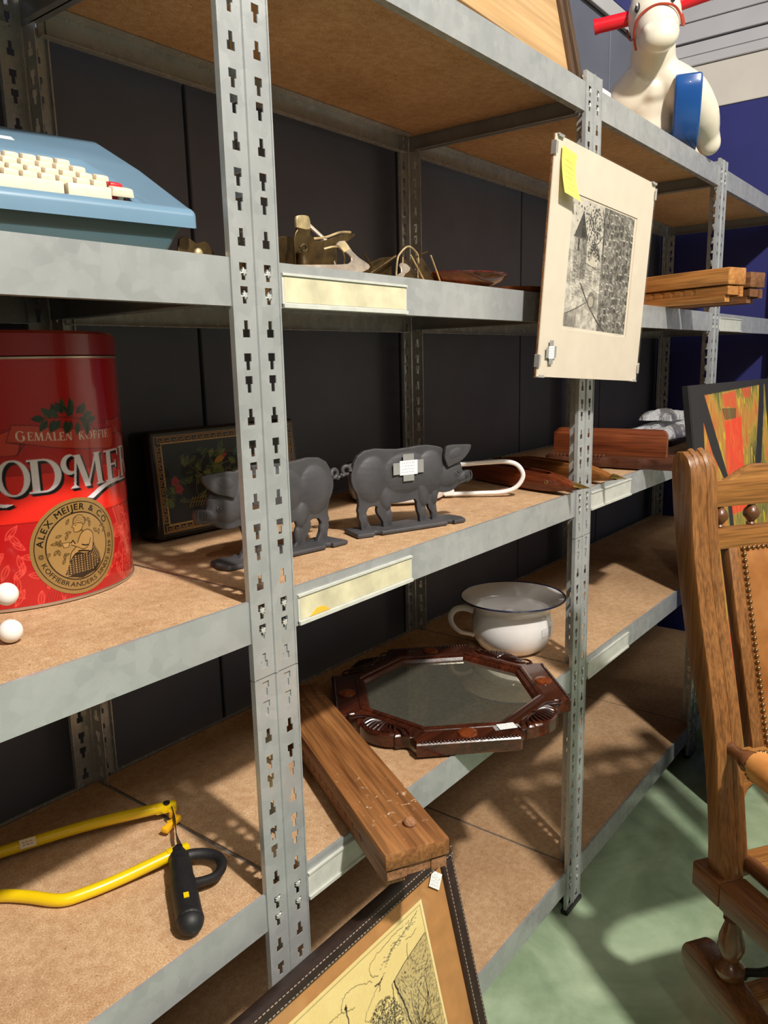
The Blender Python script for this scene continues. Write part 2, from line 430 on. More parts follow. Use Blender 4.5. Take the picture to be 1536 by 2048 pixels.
# ================================================================== the room
Z1, Z2, Z3, Z4, Z5 = .120, .6646, 1.0954, 1.5279, 1.9628
PX = [-1.0, 0.0, 1.0, 1.982, 2.93]          # upright positions along the rack
D = .488
def floor_mat():
    t = NT('green floor coating'); co = t.coord((1, 1, 1))
    n = t.noise(co, 3.2, 6, .62, .8); m = t.noise(co, 14, 5, .6); f = t.noise(co, 300, 2)
    c = t.ramp(n, [(.28, '7c9076'), (.5, '96aa8c'), (.72, 'b4c6a8')])
    c = t.mix(.35, c, t.ramp(m, [(.3, 'bfc9ba'), (.7, 'ffffff')]), 'MULTIPLY')
    r = t.ramp(m, [(.3, '5a5a5a'), (.7, '8a8a8a')]); t.bump(f, .03)
    return t.out(c, r, 0, .4)
def slab(name, x0, x1, y0, y1, z0, z1, mat, parent=None, kind='structure', bev=0):
    bm = NB(); box(bm, x0, x1, y0, y1, z0, z1, None, bev); return obj(name, bm, mat, parent, kind=kind)
slab('floor', -4, 4.2, -5, 1.0, -.1, 0, floor_mat())
PANEL = plain('dark grey wall panel', '575c6c', .5, 0, .05, 6, .02)
PANELB = plain('dark joint', '17171a', .8, 0, .1)
BLUE = plain('blue wall paint', '23276a', .55, 0, .06, 4, .02)
PALE = plain('pale wall panel', 'c9c4bb', .6, 0, .03, 4)
GREYW = plain('grey wall panel', 'b4b4b8', .55, 0, .03, 4)
WHITEW = plain('off white wall', 'c4c1ba', .8, 0, .03, 4)
wb = slab('wall_back', -4, 2.99, .545, .70, 0, 4.3, PANELB)
x = .338-.668*7
while x < 2.985:
    a, b = max(x+.004, -4), min(x+.664, 2.989)
    if b > a: slab('panel', a, b, .530, .546, 0, 2.605, PANEL, wb, None, .002)
    x += .668
slab('panel', -4, 2.989, .530, .546, 2.632, 2.692, GREYW, wb, None, .002)
slab('panel', -4, 2.989, .534, .546, 2.697, 4.29, BLUE, wb, None, .002)
wr = slab('wall_right', 3.005, 3.15, -5, .545, 0, 4.3, plain('shadow joint grey', '6c6c70', .8, 0, .05))
for k in range(5): slab('panel', 2.99, 3.006, -4.98+k*1.104, -4.98+k*1.104+1.1015, 0, 2.42, BLUE if k == 4 else PALE, wr, None, .002)
slab('panel', 2.993, 3.006, -4.98, .53, 2.424, 2.600, PALE, wr, None, .002)
slab('panel', 2.984, 3.006, -4.98, .53, 2.603, 2.642, GREYW, wr, None, .003)
slab('panel', 2.991, 3.006, -4.98, .53, 2.646, 2.694, GREYW, wr, None, .002)
slab('panel', 2.988, 3.006, -4.98, .53, 2.703, 2.775, GREYW, wr, None, .002)
slab('panel', 2.988, 3.006, -4.98, .53, 2.780, 4.29, GREYW, wr, None, .002)
slab('wall_left', -4.15, -4, -5, .70, 0, 4.3, WHITEW)
slab('wall_front', -4, 3.15, -5.15, -5, 0, 4.3, WHITEW)
slab('ceiling', -4.15, 3.15, -5.15, .70, 4.3, 4.4, WHITEW)

# ================================================================== steel rack
rack = thing('shelving_rack', 'long galvanised steel rack with slotted uprights and chipboard shelves along the dark wall', 'shelving', (0, 0, 0))
HW = .0396
def slots(z0, z1):
    out = []; k = 0
    while True:
        zb = 1.9874-.1087*k
        if zb < z0-.1: break
        for dz, inv in ((0, 1), (-.040, 0), (-.068, 0)):
            z = zb+dz
            if z0+.012 < z < z1-.012: out.append((z, inv))
        k += 1
    return sorted(out)
def strip(bm, u0, u1, c, z0, z1, P):
    us = sorted([u0, c-.006, c-.0031, c+.0031, c+.006, u1])
    rows = [(z0, 0)]
    for z, inv in slots(z0, z1):
        if inv: rows += [(z-.0103, 1), (z-.0003, 2), (z+.0103, 0)]     # head low, stem up
        else: rows += [(z-.0103, 2), (z+.0003, 1), (z+.0103, 0)]
    rows.append((z1, 0)); vs = {}
    def V(i, j):
        if (i, j) not in vs: vs[i, j] = bm.verts.new(P(us[i], rows[j][0]))
        return vs[i, j]
    for j in range(len(rows)-1):
        t = rows[j][1]
        for i in range(5):
            if t == 1 and i in (1, 2, 3): continue
            if t == 2 and i == 2: continue
            bm.faces.new([V(i, j), V(i+1, j), V(i+1, j+1), V(i, j+1)])
def thick(bm, d):
    bmesh.ops.recalc_face_normals(bm, faces=bm.faces); bmesh.ops.solidify(bm, geom=bm.faces[:], thickness=d)
def upright_mesh(z0, z1):
    bm = NB()
    for s in (-1, 1):
        t = NB(); strip(t, s*.0030, s*HW, s*.0205, z0, z1, lambda u, z: (u, -.0012, z)); thick(t, .0016); merge(bm, t)
    t = NB(); strip(t, .003, .036, .0205, z0, z1, lambda u, z: (0, u, z)); thick(t, .0016); merge(bm, t)
    prism(bm, [(-.0036, .0005), (-.0020, -.0034), (.0020, -.0034), (.0036, .0005)], z0, z1, 'xy')       # centre ridge
    for s in (-1, 1): box(bm, s*HW-.0012, s*HW+.0012, -.0024, .006, z0, z1)          # turned edge
    return bm
def upm(name, z0, z1):
    bm = upright_mesh(z0, z1); bmesh.ops.recalc_face_normals(bm, faces=bm.faces)
    me = bpy.data.meshes.new(name); bm.to_mesh(me); bm.free(); me.materials.append(GALV); fin(me, 30); return me
UP_LO, UP_HI = upm('upright_low', .004, .9845), upm('upright_high', .9860, 1.985)
STEELB = plain('bright steel', 'e4e6e4', .3, .6, .05)
BLACKP = plain('black plastic', '141416', .5, 0, .1)
FOOT = None
def hook_bm():
    bm = NB(); prism(bm, [(-.004, -.002), (-.0015, -.0025), (0, -.0055), (.0018, -.0025), (.0045, -.003), (.003, .0005), (.0042, .003), (.001, .0025), (-.001, .0055), (-.0018, .002), (-.0045, .0025), (-.003, 0)], -.0034, .0004, 'xz', None, .0006, 1)
    bmesh.ops.recalc_face_normals(bm, faces=bm.faces); me = bpy.data.meshes.new('hook'); bm.to_mesh(me); bm.free(); me.materials.append(STEELB); fin(me); return me
HOOK = hook_bm()
for i, px in enumerate(PX):
    for back in (0, 1):
        for me in (UP_LO, UP_HI):
            u = obj('upright', me, None, rack, loc=(px, D if back else 0, 0), rot=(0, 0, PI if back else 0))
            if me is UP_LO:
                if FOOT is None:
                    bm = NB(); box(bm, -.044, .044, -.007, .012, 0, .012, None, .002); box(bm, -.008, .008, .006, .044, 0, .012, None, .002); FOOT = obj('foot', bm, BLACKP, u)
                else:
                    f = FOOT.copy(); COL.objects.link(f); f.parent = u
                if not back:
                    bm = NB(); box(bm, -.036, -.005, .001, .0035, .93, 1.045); box(bm, .005, .036, .001, .0035, .93, 1.045)
                    sp = obj('splice_plate', bm, GALV, u)
BH = .0571
def beam_bm(x0, x1):
    bm = NB()
    prism(bm, [(.0008, 0), (.0008, -BH), (.016, -BH), (.016, -BH+.0015), (.0026, -BH+.0015), (.0026, -.018), (.030, -.018), (.030, -.0165), (.0026, -.0165), (.0026, -.0018), (.0065, -.0018), (.0065, 0)], x0, x1, 'yz')
    return bm
LEV = [Z1, Z2, Z3, Z4, Z5]
HOLD = plain('clear ticket strip', 'c3c5bd', .3, 0, .05, 40)
YSTRIP = plain('yellowed paper strip', 'c8c1a2', .7, 0, .10, 22)
ORANGE = plain('orange sticker', 'eeb43a', .6, 0, .05)
tickets = {(1, 3): (.045, .316), (1, 2): (.048, .318), (1, 1): (.043, .218), (2, 2): (1.045, 1.30), (2, 1): (1.053, 1.324), (3, 3): (2.037, 2.297)}
for bay in range(4):
    xa, xb = PX[bay]+.026, PX[bay+1]-.026
    for li, z in enumerate(LEV):
        for back in (0, 1):
            bm = beam_bm(-(xb-xa)/2, (xb-xa)/2)
            b = obj('beam', bm, GALV, rack, loc=((xa+xb)/2, D if back else 0, z), rot=(0, 0, PI if back else 0))
            if not back:
                for sx in (-1, 1):
                    for dz in (-.0158, -.0435):
                        h = obj('hook', HOOK, None, b, loc=(sx*((xb-xa)/2+.0263-.0205-.0001), 0, dz))
                if (bay, li) in tickets:
                    t0, t1 = tickets[bay, li]; cx = (xa+xb)/2
                    bm = NB(); box(bm, t0-cx, t1-cx, -.0012, .0008, -BH+.002, -.012); box(bm, t0-cx, t1-cx, -.0045, .0006, -BH+.001, -BH+.006); box(bm, t0-cx, t1-cx, -.0035, -.001, -.0155, -.0125)
                    h = obj('label_holder', bm, HOLD, b)
                    if (bay, li) in ((1, 3), (1, 2)):
                        bm = NB(); box(bm, t0-cx+.004, t1-cx-.004, -.0016, -.0012, -BH+.008, -.017); obj('paper_strip', bm, YSTRIP, b)
                        if li == 2:
                            bm = NB(); prism(bm, [(t0-cx+.022, -BH+.008), (t0-cx+.066, -BH+.008), (t0-cx+.05, -BH+.017), (t0-cx+.036, -BH+.017)], -.0022, -.0017); obj('sticker', bm, ORANGE, b, 'orange sticker')
        bm = NB(); box(bm, PX[bay]+.0035, PX[bay+1]-.0035, .0070, D-.0070, z-.0155, z-.0030)
        obj('shelf_board', bm, CHIP, rack)
STEELD = plain('side beam steel', '8d939a', .45, .5, .06, 20)
for px in PX:
    for z in LEV:
        bm = NB(); box(bm, -.0014, .0014, .004, D-.004, -.05, -.0045); box(bm, -.012, .012, .03, D-.03, -.0500, -.0485)
        obj('side_beam', bm, STEELD, rack, loc=(px, 0, z))

# ================================================================== coffee tin
TCX, TCY, TRAD, TH = -.155, .3745, .1625, .322
def ovl(bm):
    for v in bm.verts:
        if v.co.y > 0: v.co.y *= .62
    return bm
tin = thing('coffee_tin', 'large round red coffee tin with a gold medallion, standing on the shelf under the typewriter', 'tin', (TCX, TCY, Z3-.0022))
RED = plain('red tin lacquer', 'c01512', .22, 0, .03, 5, 0, .5, .4)
REDD = plain('dark red lid', '8a1013', .28, 0, .04, 5, 0, .5, .3)
TINMETAL = plain('tin rim metal', 'c9b7a4', .3, .8, .05)
bm = NB(); lathe(bm, [(0, .001), (TRAD-.004, .001), (TRAD-.0008, .004), (TRAD-.0008, TH-.001), (TRAD-.01, TH), (0, TH)], 96); obj('body', ovl(bm), RED, tin)
bm = NB(); lathe(bm, [(TRAD-.002, 0), (TRAD+.0012, .0008), (TRAD+.0014, .003), (TRAD-.001, .005)], 96); obj('bottom_rim', ovl(bm), TINMETAL, tin)
bm = NB(); lathe(bm, [(TRAD-.002, TH-.002), (TRAD+.0008, TH-.0012), (TRAD+.0008, TH+.0012), (TRAD-.004, TH+.002)], 96); obj('top_rim', ovl(bm), TINMETAL, tin)
bm = NB(); lathe(bm, [(TRAD-.004, TH+.0015), (TRAD+.0005, TH+.003), (TRAD+.0005, TH+.030), (TRAD-.004, TH+.034), (TRAD-.012, TH+.034), (TRAD-.016, TH+.029), (0, TH+.029)], 96); obj('lid', ovl(bm), REDD, tin, 'dark red lid')
r = Ras(-.16, .255, .004, .318, .0009, 'c41a15')
n1 = r.noise((9, 7), 3)
yy = r.Y[:, None]
r.a *= 1
up_ = (yy > .200) & (n1 > -1)
r.a[np.broadcast_to(yy > .2335, n1.shape)] = lin('b0130f')
r.a[np.broadcast_to((yy <= .2335) & (yy > .176), n1.shape)] = lin('b51612')
r.a[np.broadcast_to((yy <= .176) & (yy > .114), n1.shape)] = lin('e0281c')
r.a[np.broadcast_to(yy <= .114, n1.shape)] = lin('b3181a')
r.line([(-.16, .2335), (.255, .2335)], .0012, '7a0e10'); r.line([(-.16, .176), (.255, .176)], .001, '8f1512'); r.line([(-.16, .114), (.255, .114)], .001, '8a1210')
rng = random.Random(8)
for i in range(150):                                   # tone-on-tone leaves and batik below
    s_, z_ = rng.uniform(-.155, .25), rng.uniform(.012, .106)
    leaf(r, s_, z_, rng.uniform(0, 6.28), rng.uniform(.016, .026), .0075, None, 'e04a40')
for k in range(60):
    s_ = .03+k*.0036
    r.line([(s_, .006), (s_+.004, .018)], .0009, '7a0f12')
for k in range(16):
    q = (.035+k*.0125, .026+.0006*k)
    r.poly([(q[0]-.004, q[1]), (q[0], q[1]+.005), (q[0]+.004, q[1]), (q[0], q[1]-.005)], 'e2382c'); r.line([(q[0]-.004, q[1]), (q[0], q[1]+.005), (q[0]+.004, q[1]), (q[0], q[1]-.005), (q[0]-.004, q[1])], .0008, '7a0f12')
for sgn in (0, 1):
    r.line(spl2([(.160+.03*sgn, .012), (.168+.03*sgn, .05), (.160+.03*sgn, .085), (.150+.03*sgn, .112)], 6), .0018, 'e04a40')
for k in range(9): r.disc(.176+.004*(k % 2), .02+k*.0105, .0045, 'e04a40', 1, .0034)
for k in range(4): r.disc(.192, .035+.018*k, .0075, 'e04a40', 1, .006)
# ribbon
def rib(pts, c, o='5c0a0c'): r.poly(pts, c); r.line(pts+[pts[0]], .0011, o)
rib(spl2([(-.03, .229), (-.005, .2288), (.012, .234), (.02, .22)], 4)+spl2([(.016, .2045), (.0136, .2015), (-.005, .2011), (-.03, .201)], 4), 'c9402c')
rib(spl2([(.149, .2366), (.175, .2365), (.208, .2405)], 4)+[(.199, .228), (.2173, .2137)]+spl2([(.195, .217), (.165, .216)], 4), 'b8352a')
rib(spl2([(.0029, .2183), (.0204, .2159), (.0136, .2015)], 5)+[(.024, .214)], 'b8352a')
rib(spl2([(.0113, .2394), (.035, .2375), (.059, .2339), (.11, .227), (.15, .2255), (.1675, .2264)], 5)+spl2([(.168, .215), (.161, .1973), (.13, .1995), (.1004, .202), (.06, .2075), (.0204, .2159), (.0029, .2183)], 5), 'c5412e')
rf = lambda x, y: (x, y-.10*(x-.014)+.32*(x-.014)**2)
serif_text(r, 'G', .0145, .2195, .0125, 'e9d3c8', .0115, f=rf); serif_text(r, 'EMALEN', .028, .2205, .0105, 'e9d3c8', .058, f=rf); serif_text(r, 'KOFFIE', .096, .2205, .0105, 'e9d3c8', .058, f=rf)
# sprig of leaves
rng = random.Random(5)
r.line(spl2([(.135, .2189), (.118, .233), (.09, .244), (.045, .2455)], 6), .0012, '3a2416')
for (sx, sy, an) in [(.052, .245, 3.1), (.06, .246, 2.3), (.066, .247, 1.8), (.075, .252, 1.5), (.076, .25, 2.1), (.085, .25, 1.2), (.09, .252, 1.7), (.096, .249, .7), (.104, .247, 1.2), (.106, .244, .3), (.055, .243, 4.0), (.064, .243, 4.3), (.072, .242, 4.0), (.08, .241, 4.6), (.088, .24, 4.2), (.098, .238, 4.5), (.105, .239, 5.2), (.112, .238, .2), (.07, .247, 2.6), (.082, .246, .9), (.1, .243, 5.8), (.115, .236, 4.4), (.09, .247, 2.4)]:
    leaf(r, sx, sy, an, .0185, .0095, ('2c3a26', '34452c', '27321f')[rng.randrange(3)], '12160f')
# big lettering with black drop shade
def big(dx, dy, c):
    def L(ch, x, y, h, wd, sk=0): serif_text(r, ch, x+dx, y+dy, h, c, wd)
    L('R', -.142, .151, .044, .040); L('O', -.098, .150, .045, .044); L('O', -.0275, .150, .045, .053) if False else L('O', -.052, .150, .045, .042); L('O', -.0135, .150, .045, .040)
    L('D', .0235, .151, .0435, .0435)
    ring = []
    for k in range(30):
        a0, a1 = 1.15+k*.145, 1.15+(k+1)*.145; w0 = .0015+.0062*math.sin(PI*k/30); w1 = .0015+.0062*math.sin(PI*(k+1)/30)
        f = lambda a, q: (.0785+dx+q*.0115*math.cos(a)/.0115, .183+dy+q*math.sin(a)*1.08)
        r.poly([f(a0, .0125), f(a1, .0125), f(a1, .0125-w1), f(a0, .0125-w0)], c)
    L('M', .079, .151, .044, .058); L('E', .1395, .151, .0435, .043); L('R', .185, .152, .0435, .045); L('K', .228, .152, .0435, .03)
    r.poly([(a+dx, b+dy) for a, b in spl2([(.101, .1358), (.112, .141), (.125, .147), (.142, .1507), (.165, .1512), (.21, .149)], 5)+spl2([(.21, .147), (.165, .1478), (.143, .1455), (.128, .141), (.111, .1329)], 5)], c)
    r.poly([(a+dx, b+dy) for a, b in [(-.035, .145), (-.006, .1405), (.004, .1395), (-.005, .1365), (-.035, .1395)]], c)
for k in range(1, 8): big(.00055*k, -.00055*k, '0d0708')
big(0, 0, 'e6e1e8')
A0 = math.atan2(-0.74652-TCY, -0.69952-TCX)
def cylmap(rad):
    def f(X, Y): A = A0+X/.162; return rad*np.cos(A), rad*np.sin(A), Y
    return f
LACQ = attr_mat('printed lacquer', .2, .5, .35)
sheet('printed_wrap', r, LACQ, tin, cylmap(TRAD), 'printed red wrap with ribbon, leaves and white lettering')
# medallion
MC = (.081, .073); MR = .0655
r = Ras(-.067, .067, -.067, .067, .00052, '8a6a3c')
r.disc(0, 0, MR, '90703f'); r.disc(0, 0, .0605, '1d130c', 1, .0592); r.disc(0, 0, .0465, '1d130c', 1, .0447); r.disc(0, 0, .0447, '9c7a48')
arc_text(r, 'ALEX MEIJER & CO', 0, 0, .0492, PI/2+.18, .0085, '150d08', span=2.55, bold=.0006)
arc_text(r, 'KOFFIEBRANDERS SINDS 1839', 0, 0, .0556, -PI/2+.12, .0066, '150d08', True, 2.75, bold=.0003)
for a in (PI+.12, -.02+.1):
    for k in range(6): r.disc(.0525*math.cos(a)+.0024*math.cos(k*PI/3), .0525*math.sin(a)+.0024*math.sin(k*PI/3), .0014, '3a2814', 1, .0006)
rng = random.Random(2)
for i in range(46):
    a = rng.uniform(0, 6.28); d = rng.uniform(.02, .042); x, y = d*math.cos(a), d*math.sin(a)
    if x < .0 or y > .008: leaf(r, x, y, rng.uniform(0, 6.28), .008, .0034, None, '5b431f')
r.poly([(x, y) for x, y in [(-.022, -.039), (0, -.0445), (.022, -.039), (.034, -.028), (.02, -.034), (-.005, -.036)]], '2a1d14')
# seated woman drinking coffee
r.poly(spl2([(-.024, -.036), (-.018, -.024), (-.012, -.012), (-.004, -.008), (.01, -.009), (.022, -.014), (.029, -.026), (.026, -.034), (.01, -.037), (-.01, -.038), (-.024, -.036)], 5), '33241a')
for i in range(12):
    for j in range(9):
        x, y = -.02+i*.0042, -.035+j*.0031
        if (x+.0)**2/.028**2+(y+.026)**2/.014**2 < 1:
            if i % 2: r.disc(x, y, .0011, 'a98450')
            else: r.line([(x-.001, y-.0008), (x+.001, y+.0008)], .0009, 'a98450')
r.poly(spl2([(.014, -.012), (.021, .002), (.025, -.006), (.031, -.018), (.031, -.03), (.024, -.02), (.014, -.012)], 5), '3c2b1c')
for k in range(6): r.line([(.014+.003*k, -.014-.002*k), (.024+.0012*k, -.004-.003*k)], .0007, 'a98450')
sk = 'a9834e'
body_ = spl2([(-.016, -.02), (-.013, -.008), (-.005, .0), (.0, .010), (.005, .017), (.014, .020), (.022, .014), (.022, .002), (.018, -.010), (.008, -.012), (-.006, -.009), (-.016, -.02)], 6)
r.poly(body_, sk); r.line(body_, .0011, '1a110a')
arm = spl2([(.018, .010), (.014, .001), (.006, -.003), (-.004, .002), (-.012, .006)], 5); r.line(arm, .0052, sk); r.line([(a, b-.0027) for a, b in arm], .001, '1a110a')
r.line(spl2([(.004, .001), (.009, -.001), (.013, -.001)], 4), .0018, '1a110a'); r.line(spl2([(-.002, -.007), (.006, -.008), (.016, -.011)], 4), .0022, '1a110a')
face = spl2([(-.004, .036), (-.006, .031), (-.0085, .027), (-.006, .025), (-.0065, .021), (-.002, .019), (.004, .021), (.008, .027), (.006, .035), (-.004, .036)], 5)
r.poly(face, sk); r.line(face, .0009, '1a110a'); r.line([(-.0048, .0285), (-.002, .0288)], .0009, '1a110a')
tur = spl2([(-.0065, .0315), (-.005, .038), (.001, .0415), (.008, .040), (.0115, .034), (.010, .028), (.004, .031), (-.0065, .0315)], 5)
r.poly(tur, 'ad8854'); r.line(tur, .001, '1a110a')
for k in range(3): r.line(spl2([(-.0055, .034+k*.002), (.002, .034+k*.0025), (.0105, .030+k*.003)], 4), .0007, '1a110a')
cup = [(-.024, .0075), (-.0135, .0075), (-.0155, .001), (-.022, .001), (-.024, .0075)]
r.poly(cup, 'b08a55'); r.line(cup, .0009, '1a110a'); r.line([(-.012, .006), (-.009, .009), (-.006, .004)], .0016, '1a110a')
sheet('medallion', r, LACQ, tin, lambda X, Y: cylmap(TRAD+.0006)(X+MC[0], Y+MC[1]), 'round gold medallion with a seated woman drinking coffee', lambda X, Y: X*X+Y*Y < MR*MR)

# ================================================================== footed ornament at the left edge
orn = thing('ball_footed_ornament', 'dark glass ornament on white ball feet in front of the red tin', 'ornament', (-.335, .17, Z3-.0022))
SMOKE = plain('smoky brown glass', '2a2119', .12, 0, .1, 20, 0, .6, .5); WBALL = plain('white ball', 'e9e6e0', .35, 0, .02)
bm = NB(); lathe(bm, [(0, .040), (.03, .043), (.048, .06), (.052, .085), (.044, .112), (.026, .135), (.018, .165), (.016, .2), (.022, .215), (.020, .216), (.012, .2), (.0, .198)], 36); obj('bowl', bm, SMOKE, orn)
for dx, dy, dz in ((.0535, -.022, .050), (.041, -.048, .0135), (-.045, -.02, .0135), (.0, .046, .0135)):
    bm = NB(); ell(bm, (dx, dy, dz), (.0135,)*3, n=24); obj('ball_foot', bm, WBALL, orn)

# ================================================================== lacquered box
lb = thing('lacquer_box', 'black lacquered box with painted leaves and gilt key border, standing behind the left pig', 'box', (.288, .385, Z3+.0032), (math.radians(-4), 0, math.radians(-1.5)))
BLK = plain('black lacquer', '121113', .25, 0, .1, 8, 0, .5, .3)
bm = NB(); box(bm, -.18, .17, .0015, .07, 0, .193, None, .010, 3); obj('case', bm, BLK, lb)
r = Ras(-.175, .165, .006, .188, .00065, '161416')
r.a *= (.7+.6*r.noise((8, 5), 2))[..., None]
for ins, c, wd in ((.006, 'a87a3a', .0016), (.019, 'c2a05a', .0016)):
    r.line([(-.175+ins, .006+ins), (.165-ins, .006+ins), (.165-ins, .188-ins), (-.175+ins, .188-ins), (-.175+ins, .006+ins)], wd, c)
def key(x0, y0, ux, uy, vx, vy, n, st):
    for k in range(n):
        P = lambda a, b: (x0+(k*st+a*st)*ux+b*.009*vx, y0+(k*st+a*st)*uy+b*.009*vy)
        r.line([P(0, 0), P(0, 1), P(.8, 1), P(.8, .35), P(.35, .35), P(.35, .62)], .0013, 'b48440')
        r.line([P(0, 0), P(1, 0)], .0011, 'b48440')
key(-.163, .0145, 1, 0, 0, 1, 22, .0145); key(-.163, .1705, 1, 0, 0, 1, 22, .0145); key(-.1665, .03, 0, 1, 1, 0, 9, .0152); key(.1475, .03, 0, 1, 1, 0, 9, .0152)
rng = random.Random(12)
for k in range(70):
    t = rng.random(); sx = -.145+.15*t+rng.gauss(0, .02); sy = .04+.10*abs(math.sin(3*t))+rng.gauss(0, .016)
    if -.148 < sx < .11 and .035 < sy < .155: leaf(r, sx, sy, rng.uniform(0, 6.28), rng.uniform(.014, .024), .013, ('4a5a2a', '39471f', '2b3a1e', '5d6b32')[rng.randrange(4)], '87904a', .8)
for (sx, sy) in ((-.135, .10), (-.128, .085), (.02, .148), (.035, .145), (-.02, .052)):
    for k in range(5): leaf(r, sx, sy, k*1.26, .010, .008, 'a3262c', '6a1216')
leaf(r, -.045, .125, .35, .03, .012, 'b07a2a'); leaf(r, -.025, .133, .5, .014, .006, 'b02a20'); leaf(r, .0, .135, .4, .04, .02, '24504a')
for k in range(7): r.line([(-.11+.006*k, .05), (-.10+.006*k, .068)], .0013, '8d7226')
for k in range(8): r.line(spl2([(rng.uniform(-.13, .05), rng.uniform(.05, .15)) for _ in range(3)], 5), .0007, '8a7a3e')
PAINTED = attr_mat('painted panel', .25, .5, .3)
sheet('painted_panel', r, PAINTED, lb, lambda X, Y: (X, np.zeros_like(X)+.0008, Y))

# ================================================================== cast iron pigs
IRON = None
t = NT('cast iron'); co = t.coord(); n = t.noise(co, 260, 3); m = t.noise(co, 22, 3)
t.bump(n, .2, .0007); IRON = t.out(t.ramp(m, [(.3, '37373a'), (.7, '48474a')]), .55, 0, .5)
PB = [(-.1107,.1304),(-.1028,.1427),(-.0876,.1513),(-.0647,.1536),(-.0417,.151),(-.0182,.1492),(.0098,.1504),(.0302,.1523),(.0508,.1516),(.0674,.1487),(.0801,.1451),(.0969,.1247),(.1185,.1141),(.1251,.1029),(.1327,.0942),(.1427,.0959),(.1494,.0953),(.1528,.0914),(.1517,.0843),(.1494,.0755),(.1404,.0728),(.1227,.071),(.1117,.0632),(.1007,.059),(.0877,.0577),(.0727,.0602),(.0683,.0483),(.066,.0379),(.067,.0272),(.0711,.0178),(.0786,.0068),(.0572,.0068),(.0583,.0158),(.0542,.0252),(.049,.0311),(.0481,.0391),(.0449,.0412),(.0407,.0391),(.0395,.0304),(.0436,.0194),(.0519,.0068),(.0288,.0068),(.0279,.0195),(.0239,.0288),(.022,.0377),(.0221,.0464),(.0181,.0521),(.012,.0519),(-.0044,.0503),(-.0205,.0495),(-.0364,.0505),(-.0405,.0467),(-.0455,.0422),(-.0467,.0355),(-.043,.0265),(-.0353,.0169),(-.0255,.0068),(-.0522,.0068),(-.053,.0175),(-.0587,.0267),(-.0643,.0342),(-.0657,.0411),(-.064,.0469),(-.0697,.0492),(-.0794,.0486),(-.0833,.0466),(-.0873,.0403),(-.0885,.0321),(-.0849,.0232),(-.0756,.0068),(-.0986,.0068),(-.1003,.0218),(-.1038,.0306),(-.1035,.0373),(-.1052,.0442),(-.103,.0522),(-.1035,.0656),(-.1078,.0777),(-.114,.0882),(-.1173,.1),(-.1169,.1098),(-.1138,.1193)]
EAR = [(.081,.1364),(.0843,.1466),(.0972,.1491),(.1188,.1484),(.1396,.1468),(.1418,.144),(.1384,.1354),(.1296,.1255),(.1186,.1176),(.1011,.112),(.0882,.1083),(.084,.1153),(.0798,.1261)]
bm = NB(); prism(bm, PB, -.0045, .0055, 'xz')
for c, rr, ro in (((-.075, 0, .098), (.036, .0115, .046), -.1), ((0, 0, .104), (.06, .0105, .042), 0), ((.052, 0, .10), (.036, .0125, .044), 0), ((.098, 0, .094), (.034, .0105, .028), .5),
                  ((.128, 0, .084), (.02, .008, .0105), .2), ((-.048, -.001, .062), (.014, .008, .026), .3), ((.036, -.001, .062), (.013, .009, .028), .1), ((.062, -.001, .055), (.009, .007, .02), 0)):
    ell(bm, c, rr, (0, -ro, 0), 24)
for a in ((-.039, .02, .008), (-.092, .02, .008), (.037, .02, .008), (.062, .02, .007)): ell(bm, (a[0], 0, .024), (a[2], .0065, .02))
PIGBODY = blob(bm, .0014, 3, 'pig_body'); PIGBODY.materials.append(IRON)
bm = NB(); t = NB(); prism(t, spl2(EAR+[EAR[0]], 3)[:-1], -.0155, -.0085, 'xz', None, .0028, 3); merge(bm, t)
ell(bm, (.104, -.0128, .133), (.022, .0042, .012), (0, -.35, 0)); bmesh.ops.recalc_face_normals(bm, faces=bm.faces)
PIGEAR = bpy.data.meshes.new('ear'); bm.to_mesh(PIGEAR); bm.free(); PIGEAR.materials.append(IRON); fin(PIGEAR, 50)
